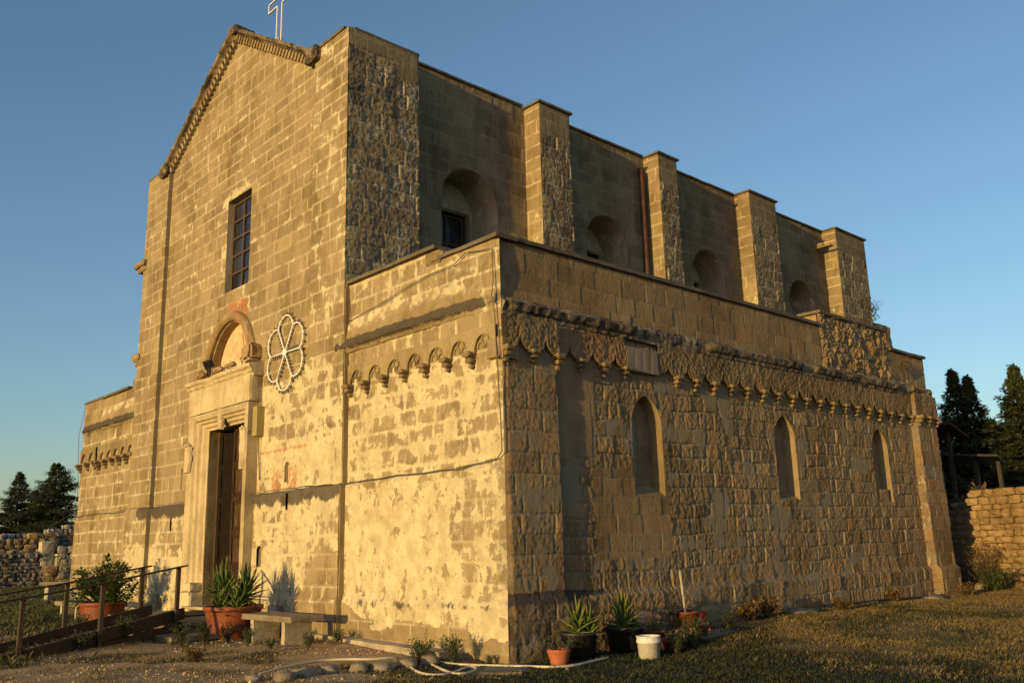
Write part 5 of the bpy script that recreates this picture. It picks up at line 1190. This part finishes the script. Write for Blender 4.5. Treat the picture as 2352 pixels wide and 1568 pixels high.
# weeds that can be told apart: one plant built, the rest are copies
WD = [(-10.3,-2.75,.34,"weed tuft at the foot of the landing left of the ramp"),(-5.64,-2.58,.40,"leafy weed in front of the lower step"),(-5.9,-2.05,.34,"weed between the step and the large aloe pot"),(-5.85,-1.62,.36,"weed at the base of the large aloe pot"),(-5.0,-1.65,.26,"weed under the front edge of the right bench"),
      (-4.17,-1.66,.22,"weed in front of the right bench leg"),(-3.7,-1.2,.24,"weed right of the stone bench"),(-4.05,-.42,.30,"dark weed at the left end of the plastered kerb"),(-3.4,.02,.3,"weed on top of the kerb against the wall"),(-1.3,-.62,.42,"tall pale weed standing before the right end of the kerb"),(-1.9,.0,.2,"small weed on the right part of the kerb"),
      (-.95,-.95,.36,"dense dark weed inside the loop of the hose"),(-.55,-.62,.34,"dark weed right of the slanted grey stone"),(-6.35,-4.0,.42,"straggly weed at the middle of the ramp side"),(-6.9,-3.1,.4,"weed under the upper part of the ramp"),(-5.9,-5.1,.28,"weed at the lower end of the ramp post"),(1.15,2.95,.42,"tall weed right of the terracotta bowl"),(.95,3.5,.36,"weed in front of the flat stone"),
      (1.3,2.3,.30,"weed beside the white bucket"),(-13.9,-2.4,.3,"weed left of the shrub pot"),(-11.9,-2.6,.28,"weed behind the upper ramp board"),(.62,4.7,.30,"weed beyond the red flower pot"),(-.15,-.25,.18,"small weed at the foot of the building corner"),(-11.15,-.2,.2,"small weed on the landing by the left pedestal")]
w0 = None
for i, (x, y, h, lab) in enumerate(WD):
    if i == 0: w0 = bush("weed", (x, y, gz(x, y)), .30, .5, 330, .075, MT['weed'], lab, 741, "weed", "weeds growing around the church", 15); o = w0
    else: o = copy_tree(w0)
    o["label"] = lab; o.location = (x, y, max(gz(x, y), .17 if (x, y) in ((-3.4, .02), (-1.9, .0)) else -9) if i != 23 else .45); s_ = h / .5; o.scale = (s_, s_, s_ * (1 + .25 * math.sin(i * 3.3))); o.rotation_euler = (0, 0, i * 1.9)

# ================================================================== GROUND AND GRASS
def gmask(x, y):
    """returns (green, dry) cover 0..1"""
    n = fbm2(x * .55, y * .55, 801, 4); n2 = fbm2(x * 1.7, y * 1.7, 811, 3)
    lawn = sstep(-.6, .5, x + .25 * y + 1.1 + (n - .5) * 2.4) * sstep(-8, -4.2, y + 2.4 * 0 + x * .0 + 2)     # right of the gravel
    lawn = sstep(-.2, .5, (x * .55 + y * -.35 + .42) * 0 + np.where(x > -.1, x * .8 + .0 - .35 * np.clip(1 - y, 0, 3) * (x < 1.6), -1) + (n - .5) * .9 + .15)
    lawn = np.maximum(lawn, sstep(.1, .6, (x + 1.0 - .45 * (y + 3.2)) * .5 + (n - .5) * 1.2) * (y < -1.2))
    dry = sstep(3.2, 6.5, y + .30 * x + (n2 - .5) * 4.5 + (n - .5) * 3) * (.55 + .45 * sstep(.40, .62, fbm2(x * .9 + 5, y * .9, 841, 4))) * lawn
    left = sstep(-9.5, -14, x + .25 * y + (n - .5) * 7)
    grav = sstep(.47, .62, n * .6 + n2 * .4) * .55
    green = np.maximum(lawn * (1 - .85 * dry), np.maximum(left * .8, grav * (1 - lawn)))
    return green, np.maximum(dry, np.where(lawn > .3, 0, .35 * sstep(.45, .6, n2)))
def gaxis(lo, hi, a, b, fine, coarse):
    s = [a + fine * i for i in range(int((b - a) / fine) + 1)]; st_ = fine; x = a; L = []
    while x > lo: st_ = min(st_ * 1.25, coarse); x -= st_; L.append(x)
    st_ = fine; x = s[-1]; R_ = []
    while x < hi: st_ = min(st_ * 1.25, coarse); x += st_; R_.append(x)
    return np.array(L[::-1] + s + R_)
gx = gaxis(-2500, 2500, -15, 9, .09, 200); gy = gaxis(-2500, 2500, -7, 17, .09, 200)
GX, GY = np.meshgrid(gx, gy, indexing='ij'); GZ = ground(GX, GY) + .05 * (fbm2(GX * 1.3, GY * 1.3, 821, 3) - .5) * sstep(60, 20, np.hypot(GX, GY)) + .022 * (fbm2(GX * 7, GY * 7, 823, 3) - .5)
gg, gd = gmask(GX, GY); a, b = GX.shape; idx = np.arange(a * b).reshape(a, b)
F = np.stack([idx[:-1, :-1], idx[1:, :-1], idx[1:, 1:], idx[:-1, 1:]], -1).reshape(-1, 4)
k = M("ground_soil", .97); n1 = k.noise(1.1, 5, .6); n2 = k.noise(14, 5, .7); n3 = k.noise(60, 3, .7); vo = k.voro(34)
vb = k.voro(15); grav = k.mix(k.rng(n2, .38, .62), (.30, .20, .105), (.52, .375, .21)); grav = k.mix(k.rng(vb, .10, .30, .8, 0), grav, (.60, .46, .28)); grav = k.mix(k.rng(k.noise(45, 2), .45, .6, 0, .4), grav, (.20, .135, .075)); grav = k.mix(k.rng(n1, .45, .6, 0, .35), grav, (.26, .165, .085))
gr = k.mix(n2, (.020, .026, .010), (.05, .05, .02)); dr = k.mix(n2, (.12, .078, .033), (.25, .165, .066))
c = k.mix(k.rng(k.math('ADD', k.attr("green"), k.math('MULTIPLY', k.math('SUBTRACT', n2, .5), 1.1)), .30, .62), grav, gr); c = k.mix(k.rng(k.math('ADD', k.attr("dry"), k.math('MULTIPLY', k.math('SUBTRACT', n2, .5), .9)), .3, .7), c, dr)
k.bump(k.math('ADD', k.math('MULTIPLY', n2, .6), k.math('ADD', k.math('MULTIPLY', n3, .4), k.rng(vo, .05, .3, .6, 0))), .9, .03); k.col(c)
gro = link("ground", npmesh("ground", np.stack([GX, GY, GZ], -1).reshape(-1, 3), F, dict(green=gg, dry=gd)), None, k.m, True); gro["kind"] = "structure"

def grass(name, n, box_, hmin, hmax, wid, seed, label, sel, mat):
    rg = np.random.default_rng(seed); x0, x1, y0, y1 = box_
    x = rg.uniform(x0, x1, n); y = rg.uniform(y0, y1, n); g, d = gmask(x, y); g, d = sel(g, d)
    g = g * (.25 + .75 * sstep(.40, .54, fbm2(x * .8 + 3, y * .8, seed + 50, 4)))
    kp = (rg.random(n) < np.clip(g + .0, 0, 1)) & ~((x < .12) & (x > -20.2) & (y > -.12)) & ~((x > -11.6) & (x < -6.2) & (y > -2.5))
    kp &= ~((x > -.2) & (x < .9) & (y > -1.2) & (y < .3) & (rg.random(n) < .8))
    x, y, g, d = x[kp], y[kp], g[kp], d[kp]; n = len(x); z = ground(x, y) - .01
    cl = fbm2(x * 3, y * 3, seed, 3); h = rg.uniform(hmin, hmax, n) * (.5 + 1.1 * cl); yaw = rg.uniform(0, 6.283, n); ln = rg.uniform(.1, .9, n) * h; w = wid * rg.uniform(.6, 1.4, n)
    sx, sy = -np.sin(yaw) * w, np.cos(yaw) * w; dx, dy = np.cos(yaw) * ln, np.sin(yaw) * ln
    P = np.stack([np.stack([x - sx, y - sy, z], -1), np.stack([x + sx, y + sy, z], -1), np.stack([x + sx * .6 + dx * .45, y + sy * .6 + dy * .45, z + h * .65], -1), np.stack([x + dx, y + dy, z + h * .9], -1)], 1)
    Fq = np.arange(4 * n).reshape(-1, 4)[:, [0, 1, 2, 3]]
    o = link(name, npmesh(name, P.reshape(-1, 3), Fq, dict(rnd=np.repeat(rg.random(n), 4))), None, mat); o["kind"] = "stuff"; o["label"] = label; o["category"] = "grass"; return o
grass("lawn_grass", 480000, (-3, 8, -7, 10), .025, .065, .005, 831, "short green lawn grass in the right foreground", lambda g, d: (g * (1 - d), d), leafmat("lawn_blade", (.022, .032, .010), (.075, .072, .022)))
grass("dry_grass", 560000, (-.2, 9, .5, 24), .02, .06, .0046, 833, "dry straw coloured grass on the lawn beside the side wall", lambda g, d: (d * .9, d), leafmat("straw_blade", (.145, .098, .038), (.30, .21, .082)))
grass("meadow_grass", 200000, (-34, -5, -9, 3), .04, .16, .010, 835, "scattered green grass on the gravel and the slope left of the building", lambda g, d: (g * .45, d), leafmat("meadow_blade", (.035, .046, .014), (.11, .105, .032)))
grass("sparse_grass", 160000, (-8, 1, -7, 0), .02, .07, .006, 837, "sparse dry stubble on the gravel in front of the facade", lambda g, d: (np.maximum(d * .5, g * .4), d), leafmat("stubble_blade", (.13, .095, .035), (.24, .17, .07)))

def pebbles(n, box_, seed):
    rg = np.random.default_rng(seed); x0, x1, y0, y1 = box_
    x = rg.uniform(x0, x1, n); y = rg.uniform(y0, y1, n); g, d = gmask(x, y)
    kp = (rg.random(n) < np.clip(1.0 - g * 1.1, .03, 1)) & ~((x < .12) & (y > -.12)) & ~((x > -12.2) & (x < -6.2) & (y > -2.5)) & (fbm2(x * 1.1, y * 1.1, 851, 3) > .42)
    x, y = x[kp], y[kp]; n = len(x); z = ground(x, y); r = .007 + .020 * rg.random(n) ** 3
    base = np.array([(1, 0, 0), (0, 1, 0), (-1, 0, 0), (0, -1, 0), (0, 0, .8), (0, 0, -.6)], float)
    a = rg.uniform(0, 6.283, n); ca, sa = np.cos(a)[:, None], np.sin(a)[:, None]; sc = rg.uniform(.6, 1.4, (n, 1, 3)); B = base[None] * sc * r[:, None, None]
    V = np.stack([x[:, None] + B[..., 0] * ca - B[..., 1] * sa, y[:, None] + B[..., 0] * sa + B[..., 1] * ca, z[:, None] + B[..., 2] + r[:, None] * .3], -1)
    f = np.array([(0, 1, 4), (1, 2, 4), (2, 3, 4), (3, 0, 4), (1, 0, 5), (2, 1, 5), (3, 2, 5), (0, 3, 5)]); F = (np.arange(n)[:, None, None] * 6 + f[None]).reshape(-1, 3)
    o = link("gravel", npmesh("gravel", V.reshape(-1, 3), F, dict(rnd=np.repeat(rg.random(n), 6))), None, MT['pebble']); o["kind"] = "stuff"; o["label"] = "small loose gravel stones scattered in front of the facade"; o["category"] = "gravel"
k = M("pebble", .9); MT['pebble'] = k.col(k.mix(k.attr("rnd"), (.26, .175, .10), (.50, .37, .22)))
pebbles(26000, (-16, 2.2, -7.5, 0), 853)

q = [(.28, 8.6), (.34, 9.6), (.30, 10.8), (.36, 12.0), (.33, 13.2), (.45, 14.2)]
mb = MB(); b0 = Vector((q[0][0], q[0][1], gz(*q[0]))); mb.tube([Vector((x, y, gz(x, y) + .035)) - b0 for x, y in q], .032, 8); o = mb.build("irrigation_pipe", MT['black'], None, True); o.location = b0
tag(o, "black pipe lying along the foot of the side wall near its far end", "pipe")
tf = None
for i, (x, y, h, lab) in enumerate(((.45, 5.5, .30, "dry grass tuft at the foot of the side wall just past the red flower pot"), (.40, 6.3, .34, "dry grass tuft beside the half buried long stone at the side wall"), (.9, 8.3, .24, "dry grass tuft in front of the half buried long stone"), (.5, 11.4, .26, "dry tuft next to the black pipe at the side wall"), (.8, 14.6, .28, "dry tuft near the far corner pilaster"), (-9.0, -5.4, .22, "dry tuft on the gravel left of the ramp end"), (-3.6, -3.2, .20, "dry tuft on the gravel in front of the stone bench"))):
    if tf is None: tf = bush("dry_tuft", (x, y, gz(x, y)), .30, .40, 300, .12, MT['dry'], lab, 745, "grass tuft", "dry tufts on the ground", 15); o = tf
    else: o = copy_tree(tf)
    o["label"] = lab; o.location = (x, y, gz(x, y)); o.scale = (h / .4 * 1.2,) * 2 + (h / .4,); o.rotation_euler = (0, 0, i * 1.7)
